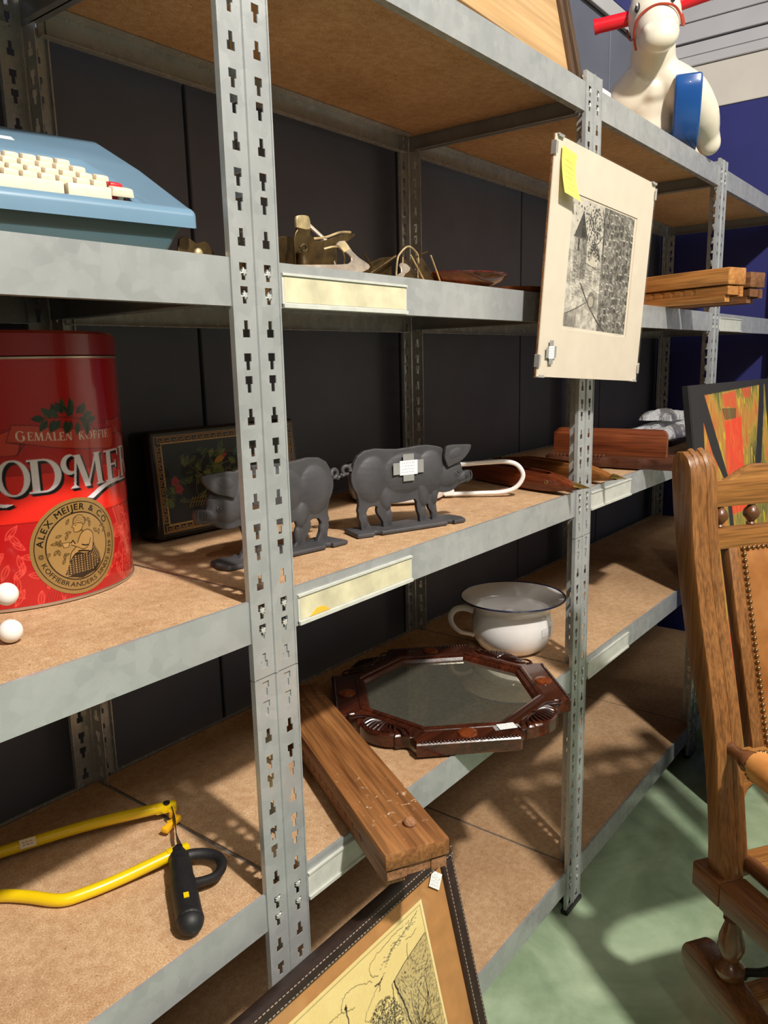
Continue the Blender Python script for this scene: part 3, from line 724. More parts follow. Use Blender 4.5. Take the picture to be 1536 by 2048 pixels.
def pig(label, loc, rz, flip):
    p = thing('pig_doorstop', label, 'doorstop', loc, rz, 'cast iron pigs')
    sx = -1 if flip else 1
    def part(n, me):
        o = bpy.data.objects.new(n, me); COL.objects.link(o); o.parent = p; o.scale = (sx, 1, 1)
        if not me.materials: me.materials.append(IRON)
        return o
    def pm(n, bm):
        bmesh.ops.recalc_face_normals(bm, faces=bm.faces); me = bpy.data.meshes.new(n); bm.to_mesh(me); bm.free(); fin(me, 45); return me
    part('body', PIGBODY); part('ear', PIGEAR)
    bm = NB(); ell(bm, (.1108, -.0098, .0935), (.0024, .0016, .0024))
    tube(bm, [(.1108+.0058*math.cos(a), -.0092, .0935+.0040*math.sin(a)) for a in np.linspace(0, 2*PI, 17)[:-1]], .0012, 8, True)
    part('eye', pm('eye', bm))
    bm = NB()
    for k in range(3): tube(bm, spline([(.1365+.004*k, -.0068+.0006*k, .0955), (.1335+.004*k, -.0085+.0006*k, .088), (.1345+.004*k, -.0075, .081)], 4), .0007, 6)
    tube(bm, spline([(.119, -.0085, .0735), (.130, -.0085, .0765), (.142, -.006, .079)], 5), .0006, 6); tube(bm, spline([(.1465, -.006, .0955), (.1495, -.007, .087), (.148, -.006, .078)], 4), .0016, 8)
    part('snout_folds', pm('snout_folds', bm))
    bm = NB(); tube(bm, [(-.1235+.0072*math.cos(a), .0025*math.sin(a*.5), .1193+.0072*math.sin(a)) for a in np.linspace(-.4, 5.4, 20)], [.0038]*16+[.0034, .003, .0026, .002], 10)
    tube(bm, spline([(-.1275, 0, .113), (-.132, .001, .111), (-.136, .001, .114)], 4), [.0034]*5+[.0028]*3+[.002], 8)
    part('tail', pm('tail', bm))
    pl = [(-.122, -.031), (-.088, -.033), (-.088, -.026), (-.082, -.022), (-.074, -.026), (-.072, -.033), (.072, -.033), (.074, -.026), (.082, -.022), (.088, -.026), (.088, -.033), (.116, -.031), (.123, -.012), (.116, .022), (.088, .030), (.086, .022), (.076, .022), (.072, .030), (-.072, .030), (-.076, .022), (-.086, .022), (-.088, .030), (-.118, .026)]
    bm = NB(); prism(bm, pl, 0, .0085, 'xy', None, .003, 2); part('base_plate', pm('base_plate', bm))
    return p
pg = pig('dark cast iron pig doorstop facing right, white price card taped on its flank', (.4535, .1095, Z3-.0022), math.radians(-20.4), False)
price_label(pg, TR(-.001, -.0125, .1149), .039, .027, True, 3)
pig('dark cast iron pig doorstop facing left, half hidden behind the near upright', (.173, .1615, Z3-.0022), math.radians(-8.5), True)

# ================================================================== enamel saucepan behind the right pig
ENAM = plain('white enamel', 'e6e4e2', .15, 0, .02, 12, 0, .5, .5); NAVY = plain('dark blue rim', '20243f', .25, 0, .1)
def shell(prof_out, th, n=56):
    """closed thin-walled vessel from an outer profile"""
    inn = [(max(r_-th, 0), z_+(th if i == 0 or r_ < 1e-6 else 0)) for i, (r_, z_) in enumerate(prof_out)]
    return prof_out+inn[::-1]
sp = thing('enamel_saucepan', 'white enamel saucepan with a looped white handle, standing behind the right pig', 'saucepan', (.70, .315, Z3-.0002))
bm = NB(); lathe(bm, shell([(0, .001), (.095, .001), (.106, .006), (.112, .02), (.114, .075)], .002), 56); obj('pan', bm, ENAM, sp)
bm = NB(); tube(bm, [(.1142*math.cos(a), .1142*math.sin(a), .0765) for a in np.linspace(0, 2*PI, 57)[:-1]], .0024, 8, True); obj('rim', bm, NAVY, sp, 'dark blue rim')
hd = []
ca, sa_ = math.cos(math.radians(-55)), math.sin(math.radians(-55))
for a, z in [(.106, .004), (.14, .006), (.19, .007), (.238, .009), (.268, .02), (.283, .045), (.272, .068), (.248, .0775), (.21, .077), (.16, .074), (.118, .071), (.112, .068)]: hd.append((a*ca, a*sa_, z))
bm = NB(); tube(bm, spline(hd, 5), [.0052]*56, 12); obj('handle', bm, ENAM, sp)
bm = NB()
for z0, z1 in ((.058, .073), (.004, .03)):
    prism(bm, [(.106, z0), (.128, (z0+z1)/2-.004 if z0 > .03 else z0+.001), (.128, (z0+z1)/2+.004 if z0 > .03 else z0+.012), (.106, z1)], -.012, .012, 'xz', RZ(math.radians(-55)))
obj('handle_lug', bm, ENAM, sp)

# ================================================================== weaving shuttles
WSH = wood('red brown shuttle wood', '5a2412', '8f4a28', 0, 1.0, .3, None, .3)
WSH2 = wood('honey shuttle wood', '7d4a22', 'b87c44', 0, 1.0, .4)
BRASS = plain('worn brass', 'b5995c', .35, .85, .15, 40)
def shuttle(label, p0, p1, W, H, mat, z=Z3+.0008):
    d = Vector((p1[0]-p0[0], p1[1]-p0[1])); L = d.length
    s = thing('weaving_shuttle', label, 'shuttle', ((p0[0]+p1[0])/2, (p0[1]+p1[1])/2, z), math.atan2(d.y, d.x), 'wooden weaving shuttles')
    n = 28; us = [-1+2*k/n for k in range(n+1)]
    wd = lambda u: W/2*max(0.12, (1-abs(u)**3.2))**.75
    hz = lambda u: H*max(.3, (1-.62*abs(u)**3.5))
    bm = NB(); half = L/2-.02
    rings = []
    for u in us:
        x = u*half; a = wd(u); h = hz(u); lo = (H-h)*.55
        sl = abs(u) < .56; si = a*.58 if sl else 0; dep = h*.75 if sl else h
        sec = [(-a*.75, lo), (-a, lo+h*.25), (-a, h*.8+lo*.2), (-a*.82, h), (-si if sl else -a*.3, h), (-si if sl else -a*.1, h-dep+ (0 if not sl else .0)) if sl else (-a*.1, h), (si if sl else a*.1, h-dep) if sl else (a*.1, h), (si if sl else a*.3, h), (a*.82, h), (a, h*.8+lo*.2), (a, lo+h*.25), (a*.75, lo)]
        rings.append([bm.verts.new((x, q[0], max(q[1], .0004))) for q in sec])
    for A, B in zip(rings, rings[1:]):
        for k in range(12): bm.faces.new([A[k], A[(k+1) % 12], B[(k+1) % 12], B[k]])
    bm.faces.new(rings[0]); bm.faces.new(rings[-1][::-1])
    obj('body', bm, mat, s)
    for sg in (-1, 1):
        bm = NB(); lo = (H-hz(1))*.55
        M = TR(sg*half*.995, 0, lo+hz(1)/2-.001) @ Matrix.Rotation(sg*PI/2, 4, 'Y')
        lathe(bm, [(wd(1)*1.5, -.012), (wd(1)*1.25, 0), (wd(1)*.6, .016), (.0008, .030), (0, .0305)], 16, M); obj('tip', bm, BRASS, s, 'pointed brass tip')
    for sg in (-1, 1):
        bm = NB(); tube(bm, [(half*.62+.004*math.cos(a), sg*wd(.62)*1.0, H*.55+.004*math.sin(a)) for a in np.linspace(0, 2*PI, 13)[:-1]], .0012, 6, True); obj('eyelet', bm, BRASS, s, 'small metal eyelet')
    return s
shuttle('red brown wooden weaving shuttle with open slot, its metal tip jutting past the shelf edge', (1.065, .40), (.904, -.05), .052, .044, WSH)
s2 = shuttle('honey coloured wooden weaving shuttle lying between the darker shuttle and the carved rack', (1.275, .40), (1.085, -.062), .046, .040, WSH2)
price_label(s2, TR(.02, .0265, .024) @ RZ(PI), .016, .02, False, 9, 3)

# ================================================================== carved wooden wall rack
WRACK = wood('red brown carved wood', '6b3018', 'a05a34', 1, 1.0, .45)
WRACKD = wood('dark carved edge', '3c1d12', '70422a', 1, 1.2, .5)
cr = thing('carved_wall_rack', 'red brown wooden rack with scalloped base and rounded upright board, past the middle upright', 'rack', (1.375, .09, Z3+.0008), math.radians(6))
ol = [(-.0, -.185)]
for k in range(7):
    y0 = -.185+.37*k/7; y1 = -.185+.37*(k+1)/7; dep = .012 if k % 2 else .005
    ol += [(-.004, y0+.004), (-dep*.2-.008+dep, (y0*2+y1)/3), (-dep*.2-.008+dep, (y0+2*y1)/3), (-.004, y1-.004)]
ol += [(0, .185), (.13, .185), (.13, -.185)]
bm = NB(); prism(bm, ol, 0, .028, 'xy', None, .003, 2); obj('base', bm, WRACKD, cr, 'dark scalloped base')
bd = [(-.14, .028), (-.14, .085)]+[(-.122+.0-.018*math.cos(a), .085+.018*math.sin(a)) for a in np.linspace(0, PI/2, 6)]+[(.165, .103), (.18, .09), (.18, .028)]
bm = NB(); prism(bm, bd, .052, .068, 'yz', None, .002, 2); obj('upright_board', bm, WRACK, cr)
bm = NB()
for k in range(15): ell(bm, (.012, .02+.011*k, .030), (.016, .0045, .006), n=10)
obj('carved_rib', bm, WRACKD, cr, kind='stuff')

# ================================================================== far end of that shelf: dark plank and crumpled plastic bag
WDK = wood('dark plank wood', '2c1d14', '5a4030', 0, 1, .6)
bm = NB(); box(bm, -.22, .22, -.07, .07, 0, .018, None, .002)
o = obj('dark_plank', bm, WDK, None, loc=(2.20, .20, Z3-.0022), rot=(0, 0, .05)); tag(o, 'dark weathered plank lying flat on the far shelf under a plastic bag', 'plank')
PLAS = None
t = NT('thin clear plastic'); n = t.noise(t.coord(), 30, 3); t.b.inputs['Transmission Weight'].default_value = .35; t.b.inputs['IOR'].default_value = 1.2; t.b.inputs['Alpha'].default_value = .85
t.bump(n, 1.0, .03); PLAS = t.out('e4e6ea', .3, 0, .5)
bag = thing('plastic_bag', 'crumpled clear plastic bag folded on the dark plank at the far end of the shelf', 'bag', (2.22, .21, Z3+.016))
def crumple(w_, d_, h_, seed, n=30):
    rng = np.random.RandomState(seed); bm = NB(); V = {}
    ph = rng.uniform(0, 6.28, (6,)); fr = rng.uniform(1.5, 6, (6, 2)); 
    for top in (1, 0):
        for i in range(n+1):
            for j in range(n+1):
                u, v = i/n*2-1, j/n*2-1; e = max(0, 1-max(abs(u), abs(v))**4)
                z = h_*(.25+.5*sum(abs(math.sin(fr[k][0]*u+fr[k][1]*v+ph[k])) for k in range(6))/4)*e**.5 if top else 0
                r_ = 1+.12*math.sin(5*math.atan2(v, u)+ph[0])
                if (i in (0, n) or j in (0, n)) and top == 0: V[0, i, j] = V[1, i, j]; continue
                V[top, i, j] = bm.verts.new((u*w_/2*r_, v*d_/2*r_, z+.0006*top))
        for i in range(n):
            for j in range(n):
                q = [V[top, i, j], V[top, i+1, j], V[top, i+1, j+1], V[top, i, j+1]]
                bm.faces.new(q if top else q[::-1])
    return bm
obj('folded_layer', crumple(.42, .17, .055, 3, 44), PLAS, bag)
o = obj('folded_layer', crumple(.34, .12, .045, 9), PLAS, bag, loc=(.04, .03, .05), rot=(.0, .05, .1))

# ================================================================== typewriter
ty = thing('typewriter', 'pale blue portable typewriter with cream keys on the upper shelf, left of the near upright', 'typewriter', (-.076, .018, Z4-.0022), math.radians(-10))
BLU = plain('pale blue enamel', '6a8aa2', .3, 0, .03, 8, 0, .5, .2); SHADEBLU = plain('lower case shaded blue', '43606a', .4, 0, .04, 8)  # shade on the lower case is put into its darker colour
CREAM = plain('cream keycap', 'e3d3b8', .35, 0, .03, 60); KRED = plain('red keycap', 'c81f2a', .35, 0, .03)
bm = NB()                                             # lower case, tapering inwards to its foot
lo = [(-.50, .012), (-.032, .012), (-.032, .285), (-.50, .285)]; hi = [(-.53, .002), (-.002, .002), (-.002, .295), (-.53, .295)]
def zt(y): return .052+max(0, min(y, .225))*.53
vl = [bm.verts.new((a, b, .0)) for a, b in lo]
vh = [bm.verts.new((a, b, .050 if b < .1 else .140)) for a, b in hi]
bm.faces.new(vl[::-1]); bm.faces.new(vh)
for i in range(4): bm.faces.new([vl[i], vl[(i+1) % 4], vh[(i+1) % 4], vh[i]])
bmesh.ops.bevel(bm, geom=bm.edges[:], offset=.006, segments=3, profile=.5, affect='EDGES'); obj('lower_case', bm, SHADEBLU, ty, 'blue lower case with its shade painted in as dark blue green')
# upper shell: sloping deck with keyboard well
bm = NB()
def deck(x, y, dz=0): return (x, y, zt(y)+dz)
O = [(-.534, -.004), (.004, -.004), (.004, .225), (.004, .300), (-.534, .300), (-.534, .225)]
xs = [-.534, -.46, -.078, .004]; ys = [-.004, .012, .128, .225, .300]
gv = {(i, j): bm.verts.new(deck(x, y)) for i, x in enumerate(xs) for j, y in enumerate(ys)}
# taper the back edge of the deck inward like the photographed ridge
for (i, j), v in gv.items():
    if i in (0, 3) and j >= 3: v.co.x += (.02 if i == 0 else -.012)
well = []
for i in range(3):
    for j in range(4):
        if i == 1 and j == 1: continue
        bm.faces.new([gv[i, j], gv[i+1, j], gv[i+1, j+1], gv[i, j+1]])
wl = [bm.verts.new((x, y, zt(y)-.026)) for x, y in ((-.452, .014), (-.075, .014), (-.096, .120), (-.452, .120))]
wt = [gv[1, 1], gv[2, 1], gv[2, 2], gv[1, 2]]
for k in range(4): bm.faces.new([wt[k], wt[(k+1) % 4], wl[(k+1) % 4], wl[k]])
bm.faces.new(wl)
gv[2, 2].co.x = -.080; gv[2, 1].co.x = -.052; gv[2, 3].co.x = -.06; gv[2, 2].co.y = .122
outer = [gv[i, 0] for i in range(4)]+[gv[3, j] for j in range(1, 5)]+[gv[i, 4] for i in (2, 1, 0)]+[gv[0, j] for j in (3, 2, 1)]
dn = [bm.verts.new((v.co.x, v.co.y, v.co.z-.020)) for v in outer]
for k in range(len(outer)):
    j = (k+1) % len(outer); bm.faces.new([outer[j], outer[k], dn[k], dn[j]])
bmesh.ops.recalc_face_normals(bm, faces=bm.faces)
be = [e for e in bm.edges if len(e.link_faces) == 2 and e.calc_face_angle(0) > .5 and not any(v in wl for v in e.verts)]
bmesh.ops.bevel(bm, geom=be, offset=.0075, segments=4, profile=.5, affect='EDGES')
obj('upper_shell', bm, BLU, ty, 'pale blue upper shell', ang=50)
def keycap(w_, d_, h_):
    bm = NB(); a = [(-w_/2, -d_/2), (w_/2, -d_/2), (w_/2, d_/2), (-w_/2, d_/2)]
    v0 = [bm.verts.new((x, y, 0)) for x, y in a]; v1 = [bm.verts.new((x*.86, y*.80+.0006, h_)) for x, y in a]
    bm.faces.new(v0[::-1]); bm.faces.new(v1)
    for i in range(4): bm.faces.new([v0[i], v0[(i+1) % 4], v1[(i+1) % 4], v1[i]])
    bmesh.ops.bevel(bm, geom=bm.edges[:], offset=.0016, segments=2, profile=.5, affect='EDGES')
    box(bm, -.0025, .0025, -.0025, .0025, -.014, .001)
    bmesh.ops.recalc_face_normals(bm, faces=bm.faces); me = bpy.data.meshes.new('key'); bm.to_mesh(me); bm.free(); fin(me); return me
K1 = keycap(.0168, .0165, .0095); K1.materials.append(CREAM)
K2 = keycap(.0168, .0165, .0095); K2.materials.append(KRED)
for row, (yk, xend, off, n) in enumerate([(.047, -.073, 0, 18), (.067, -.080, 0, 17), (.087, -.098, 0, 17), (.106, -.108, 0, 16)]):
    for k in range(n):
        if row == 0 and k == 0: me = K2
        else: me = K1
        obj('key', me, None, ty, 'red key' if me is K2 else None, loc=(xend-.0189*k-(0 if row != 0 else 0), yk, zt(yk)-.004), rot=(.30, 0, 0))
K3 = keycap(.027, .0165, .0095); K3.materials.append(CREAM); obj('key', K3, None, ty, loc=(-.074, .029, zt(.029)-.003), rot=(.30, 0, 0))
for a, b in ((-.44, -.142), (-.138, -.090)):
    bm = NB(); box(bm, a, b, .0145, .0275, zt(.02)-.012, zt(.02)+.007, None, .0015, 2); obj('space_bar', bm, CREAM, ty)
r = Ras(-.17, 0, 0, .015, .0007, 'eceae6'); text(r, '6', -.0285, .004, .0075, '4a4a4a')
sheet('paper_label', r, PAPER, ty, lambda X, Y: (X-.136, .168+Y*.883, zt(.168)+Y*.468+.0014), 'white paper label')

# ================================================================== brass fittings piled on the upper shelf
OLDB = plain('old dark brass', '58482e', .38, .75, .3, 45, .1); PALEB = plain('pale worn brass', 'cbb68a', .4, .6, .2, 60, .1); STRIPP = plain('bare grey metal', 'bcae9e', .35, .7, .15, 50)
def fit(name, label, y, z=Z4-.0022): return thing(name, label, 'fitting', (0, y, z), 0, 'old brass fittings on the upper shelf')
def plate(parent, name, pts, y0, y1, mat, tilt=0, sm=2, label=None, rz=0):
    cx = sum(p[0] for p in pts)/len(pts)
    bm = NB(); P = [(a-cx, b) for a, b in pts]
    if sm: P = spl2(P+[P[0]], sm)[:-1]
    prism(bm, P, y0, y1, 'xz', None, .0007, 1)
    return obj(name, bm, mat, parent, label, loc=(cx, 0, 0), rot=(tilt, 0, rz))
f1 = fit('brass_anchor_plate', 'flat pale metal plate with a broad upturned tongue, right of the near upright', .03)
plate(f1, 'plate', [(.075, .005), (.197, .015), (.224, .02), (.229, .028), (.222, .034), (.201, .045), (.222, .053), (.235, .038), (.251, .028), (.268, .021), (.265, .013), (.223, .0015), (.186, .0012), (.146, .0012), (.1, .0012)], -.0015, .0015, STRIPP, -.25, 2)
plate(f1, 'tongue_tip', [(.204, .0445), (.2215, .0525), (.229, .040), (.214, .034)], -.0022, -.0014, PALEB, -.25, 0, 'pale yellow tip')
f2 = fit('brass_lock_plate', 'dark brass lock plate with a wavy top edge, standing in the near pile', .085)
plate(f2, 'plate', [(.10, .004), (.11, .046), (.149, .053), (.153, .049), (.181, .059), (.188, .06), (.198, .053), (.224, .057), (.257, .068), (.285, .072), (.286, .069), (.268, .058), (.245, .051), (.238, .004)], -.0015, .0018, OLDB, .12, 2)
bm = NB(); tube(bm, spline([(.198, -.003, .056), (.224, -.004, .0605), (.257, -.004, .071), (.285, -.002, .0745)], 5), .0018, 6); obj('bright_edge', bm, PALEB, f2, 'bright worn edge')
f3 = fit('brass_door_strap', 'upright brass strap with a bright rounded tip, topmost of the pile by the near upright', .062)
plate(f3, 'strap', [(.136, .001), (.130, .046), (.136, .059), (.134, .066), (.160, .066), (.162, .057), (.157, .047), (.152, .001)], -.0018, .0018, OLDB, .1, 2)
plate(f3, 'tip', [(.1335, .062), (.133, .073), (.137, .078), (.152, .080), (.1595, .077), (.1605, .062)], -.0024, .0022, PALEB, .1, 3, 'bright worn tip')
bm = NB(); lathe(bm, [(0, 0), (.008, 0), (.0085, .012), (.0065, .018), (.0075, .024), (.004, .027), (0, .027)], 16, TR(.140, -.012, .003)); tube(bm, spline([(.132, -.014, .034), (.138, -.016, .0385), (.144, -.016, .035), (.142, -.016, .030), (.135, -.015, .0295)], 5), .0017, 8); obj('knob', bm, OLDB, f3)
f4 = fit('brass_latch', 'thin brass latch with curved finger and two rods in the middle of the pile', .10)
bm = NB(); tube(bm, [(.206, .012, .088), (.236, -.01, .056), (.243, -.02, .02), (.246, -.02, .0016)], .0022, 8); tube(bm, [(.224, .016, .085), (.249, .0, .06), (.252, -.006, .0018)], .0018, 8); obj('rod', bm, STRIPP, f4)
bm = NB(); tube(bm, spline([(.19, -.045, .038), (.205, -.048, .042), (.222, -.046, .044)], 5), .0018, 8, flat=.6); tube(bm, spline([(.218, -.047, .049), (.226, -.05, .038), (.23, -.05, .025), (.226, -.048, .0018)], 5), .003, 8, flat=.4); obj('finger', bm, PALEB, f4)
f5 = fit('brass_escutcheon', 'dark brass escutcheon plate leaning in the right-hand pile, nearest the pale tongue', .048)
plate(f5, 'plate', [(.365, .0008), (.384, .044), (.387, .043), (.438, .0008)], -.0015, .0015, OLDB, -.2, 0, None, .12)
bm = NB(); tube(bm, [(.384, -.009, .0445), (.4365, -.002, .003)], .0016, 6); obj('bright_edge', bm, PALEB, f5, 'bright worn edge')
f6 = fit('brass_escutcheon', 'dark brass escutcheon plate leaning at the right end of the pile next to the plate', .062)
plate(f6, 'plate', [(.428, .0008), (.440, .042), (.461, .052), (.509, .004), (.506, .0008)], -.0015, .0015, OLDB, -.2, 0, None, .12)
bm = NB(); tube(bm, [(.461, -.010, .0515), (.508, -.001, .004)], .0016, 6); obj('bright_edge', bm, PALEB, f6, 'bright worn edge')
f7 = fit('brass_wire_loop', 'thin pale wire loop arching over the right-hand pile', .066)
bm = NB(); tube(bm, spline([(.378, 0, .002), (.383, 0, .038), (.393, 0, .052), (.414, 0, .0635), (.434, 0, .058), (.443, 0, .045), (.446, .006, .002)], 5), .0017, 8); obj('loop', bm, PALEB, f7)
f8 = fit('brass_tongue_plate', 'pale pink metal tongue with a screw hole at the front of the right-hand pile', .024)
plate(f8, 'tongue', [(.305, .001), (.342, .014), (.342, .026), (.352, .031), (.369, .026), (.366, .018), (.352, .012), (.335, .001)], -.0014, .0014, STRIPP, -.3, 2)
bm = NB(); lathe(bm, [(0, 0), (.002, 0), (.002, .0008), (0, .0008)], 10, TR(.348, -.0085, .023) @ Matrix.Rotation(PI/2, 4, 'X')); obj('screw_hole', bm, BLACKP, f8)
f9 = fit('brass_hinge_strip', 'narrow dark brass strip with rods, lying low between the two piles', .075)
plate(f9, 'strip', [(.275, .0008), (.30, .024), (.345, .040), (.372, .044), (.378, .0008)], -.0012, .0015, OLDB, .1, 0)
bm = NB(); tube(bm, [(.300, -.006, .043), (.318, -.008, .022)], .0018, 6); tube(bm, [(.306, -.012, .012), (.372, -.014, .044)], .0022, 8); tube(bm, [(.42, -.012, .044), (.478, -.004, .061)], .002, 6); tube(bm, [(.40, -.012, .002), (.42, -.012, .044)], .002, 6); obj('rod', bm, OLDB, f9)
bm = NB()
for k in range(7): ell(bm, (.31+.018*k, -.014, .004+.002*(k % 2)), (.0035, .003, .0032), n=10)
obj('rivet', bm, PALEB, f9, kind='stuff')
f10 = fit('brass_corner_bracket', 'small dark brass bracket with a wavy edge between typewriter and near upright', .036)
plate(f10, 'bracket', [(-.088, .0008), (-.083, .023), (-.069, .026), (-.058, .020), (-.047, .023), (-.039, .021), (-.034, .0008)], -.0015, .0015, OLDB, -.15, 2)
bm = NB(); ell(bm, (-.062, -.006, .007), (.006, .004, .0065), n=14); obj('knob', bm, PALEB, f10)

# ================================================================== plates and loom battens on the upper shelf
WPL = wood('turned plate wood', '5a2a16', '8e4e2c', 0, .6, .25, None, .4)
o_ = thing('turned_wooden_plate', 'shallow brown turned wooden plate lying next to the brass fittings', 'plate', (.585, .085, Z4-.0022))
bm = NB(); lathe(bm, shell([(0, 0), (.05, 0), (.055, .003), (.088, .016), (.097, .024), (.0985, .026)], .004), 64); obj('dish', bm, WPL, o_)
bm = NB(); tube(bm, [(.0975*math.cos(a), .0975*math.sin(a), .0262) for a in np.linspace(0, 2*PI, 57)[:-1]], .0022, 8, True); obj('rim', bm, wood('dark red rim', '3c1410', '6a2018', 0, 1, .2, None, .5), o_, 'glossy dark red rim')
o_ = thing('turned_wooden_plate', 'second, lighter wooden plate edge showing left of the hanging print', 'plate', (.80, .09, Z4-.0022))
bm = NB(); lathe(bm, shell([(0, 0), (.06, 0), (.078, .010), (.082, .016)], .004), 56); obj('dish', bm, wood('light turned wood', '7c4420', 'b06e3c', 0, .8, .3), o_)
WLO = wood('orange pine', 'a0642f', 'd09555', 1, 1.0, .5); WLO2 = wood('old brown pine', '5e3a22', '93643f', 1, 1.0, .6, 'a08466')
WBE = wood('worn pine beam', '6f4322', 'b07a48', 1, .8, .5, 'cdb79a'); WBE2 = wood('worn pine beam lower', '7c5234', 'b58460', 1, .8, .6, 'c9b29a')
def batten(label, loc, rz, W, H, L, m1, m2, n_notch=9, peg=True, rx=0):
    """loom batten: top plank over a notched lower plank; near end at the origin, running towards +y"""
    b = thing('loom_batten', label, 'loom part', loc, (rx, 0, rz), 'old wooden loom battens')
    h2 = H*.46; g = .003
    prof = lambda a, c, bt, tp: [(-a, bt), (c, bt), (c, tp), (-a, tp)]
    bm = NB(); box(bm, -W/2, W/2, 0, L, h2+g, H, None, .0035, 2); obj('upper_plank', bm, m1, b)
    bm = NB(); pts = [(.006, 0)]
    ya = .10
    pts = [(L, h2), (L, 0), (.012, 0), (.012, h2*.45), (.004, h2*.45), (.004, h2)]
    for k in range(n_notch):
        y = ya+k*(L-.2)/n_notch; pts += [(y, h2), (y, h2*.62), (y+.010, h2*.5), (y+.013, h2)]
    prism(bm, pts, -W/2+.004, -W/2+W*.34, 'yz'); prism(bm, [(L, h2), (L, 0), (.03, 0), (.03, h2*.35), (.004, h2*.35), (.004, h2)], W*.22, W/2-.004, 'yz')
    box(bm, -W/2+.005, W/2-.005, .006, L, h2*.45, h2); obj('lower_plank', bm, m2, b)
    bm = NB(); box(bm, -W*.16, W*.22, .02, L-.02, h2-.0005, h2+g+.0005); obj('spacer', bm, m2, b)
    if peg:
        bm = NB(); lathe(bm, [(0, 0), (.0095, 0), (.0095, .010), (.007, .013), (0, .014)], 16, TR(.012, .055, H-.004) @ Matrix.Rotation(.25, 4, 'X')); obj('peg', bm, m2, b)
    return b
batten('orange pine loom batten with notches, jutting over the shelf edge past the hanging print', (1.470, -.192, Z4+.0008), math.radians(-21), .070, .084, .50, WLO, WLO, 9, False)
batten('darker brown loom batten with stepped end, lying behind the orange one on the upper shelf', (1.580, -.215, Z4+.0008), math.radians(-21), .062, .078, .50, WLO2, WLO2, 9, False)
batten('thick worn pine loom batten lying aslant and jutting out beside the near upright', (.111, -.156, Z2+.0008), math.radians(-28.8), .102, .056, .62, WBE, WBE2, 13, True)

# ================================================================== glass, frames
def glass_mat():
    t = NT('picture glass'); t.n.remove(t.b); o = t.n['Material Output']
    a = t.add('ShaderNodeBsdfTransparent'); g = t.add('ShaderNodeBsdfGlossy'); g.inputs['Roughness'].default_value = .03
    m = t.add('ShaderNodeMixShader'); m.inputs[0].default_value = .04
    t.link(a.outputs[0], m.inputs[1]); t.link(g.outputs[0], m.inputs[2]); t.link(m.outputs[0], o.inputs[0]); return t.m
GLASS = glass_mat()
CARD = plain('cream mount card', 'd8ccb9', .7, 0, .02, 20); HARDB = wood('hardboard edge', '6a4526', '9a6a3e', 0, 1, .7); CLIPM = plain('frame clip', 'd5d5d2', .3, .7, .05)
MATTE = attr_mat('etching paper', .8, .1)
# ---- hanging clip frame with an etching of a ruin
hp = thing('hanging_print', 'cream clip-framed etching of a tower and wall, hung before the middle upright', 'picture', (.898, -.07, 1.569), 0, None)
hp.rotation_mode = 'QUATERNION'
a, t_, ro = -.059, .045, -.053
ex = Vector((math.cos(a), math.sin(a), 0)); nn = Vector((math.sin(a), -math.cos(a), 0)); uu = Vector((0, 0, 1))*math.cos(t_)+nn*math.sin(t_)
e1 = ex*math.cos(ro)+uu*math.sin(ro); e2 = -ex*math.sin(ro)+uu*math.cos(ro); e3 = e1.cross(e2)      # e3 points at the viewer (-y side)
hp.rotation_quaternion = Matrix(((e1.x, -e3.x, e2.x), (e1.y, -e3.y, e2.y), (e1.z, -e3.z, e2.z))).to_quaternion()
HW2, HH2 = .2245, .2165
bm = NB(); box(bm, -HW2, HW2, .001, .0045, -HH2, HH2); obj('backing_board', bm, HARDB, hp, 'brown hardboard backing')
bm = NB()
oi = [(-.141, -.122), (.1485, -.122), (.1485, .131), (-.141, .131)]
for x0, x1, z0, z1 in ((-HW2+.0006, oi[0][0], -HH2+.0006, HH2-.0006), (oi[1][0], HW2-.0006, -HH2+.0006, HH2-.0006), (oi[0][0], oi[1][0], -HH2+.0006, oi[0][1]), (oi[0][0], oi[1][0], oi[2][1], HH2-.0006)): box(bm, x0, x1, -.0012, .0008, z0, z1)
obj('mount', bm, CARD, hp, 'cream card mount')
r = Ras(-.143, .150, -.124, .133, .0008, 'ddd2c0')
g = Ras(-.138, .139, -.116, .128, .0008, 'cfc6b6')
rng = random.Random(21)
N1 = g.noise((90, 80), 1); N2 = g.noise((26, 22), 2); N3 = g.noise((200, 60), 3)
X, Y = np.meshgrid(g.X, g.Y)
val = .62+.25*(N1-.5)+.3*(N2-.5)+.15*(N3-.5)
wallm = X > -.004+.20*(.128-Y)*.18
val = np.where(wallm, .34+.35*(N1-.5)+.3*(N2-.5), val)
sky = (~wallm) & (Y > .03); val = np.where(sky, .70+.12*(N3-.5)+.1*(N2-.5), val)
twr = (np.abs(X+.092) < .026) & (Y < .058) & (Y > -.02); val = np.where(twr, .50+.35*(N1-.5)-.25*(X > -.088)*.6, val)
low = (~wallm) & (Y < -.03); val = np.where(low, .66+.35*(N2-.5)+.2*(N1-.5), val)
val = .16+.86*val
pal = np.stack([val*1.0, val*.965, val*.90], -1).clip(.03, .9)
g.a[:] = np.where(pal <= .04045, pal/12.92, ((pal+.055)/1.055)**2.4)
INK = '2c2926'
g.poly([(-.122, .056), (-.092, .104), (-.089, .104), (-.066, .056)], '4b4743'); g.poly([(-.094, .056), (-.090, .104), (-.066, .056)], '2c2a27'); g.line([(-.122, .056), (-.066, .056)], .003, '55504a')
for yy_ in (.042, .03): g.poly([(-.105, yy_), (-.098, yy_), (-.098, yy_+.012), (-.105, yy_+.012)], '3a3632')
g.poly([(-.066, .012), (-.062, .04), (-.028, .04), (-.025, .006)], 'c4bbaa'); g.line([(-.07, .012), (-.02, .004)], .0015, INK)
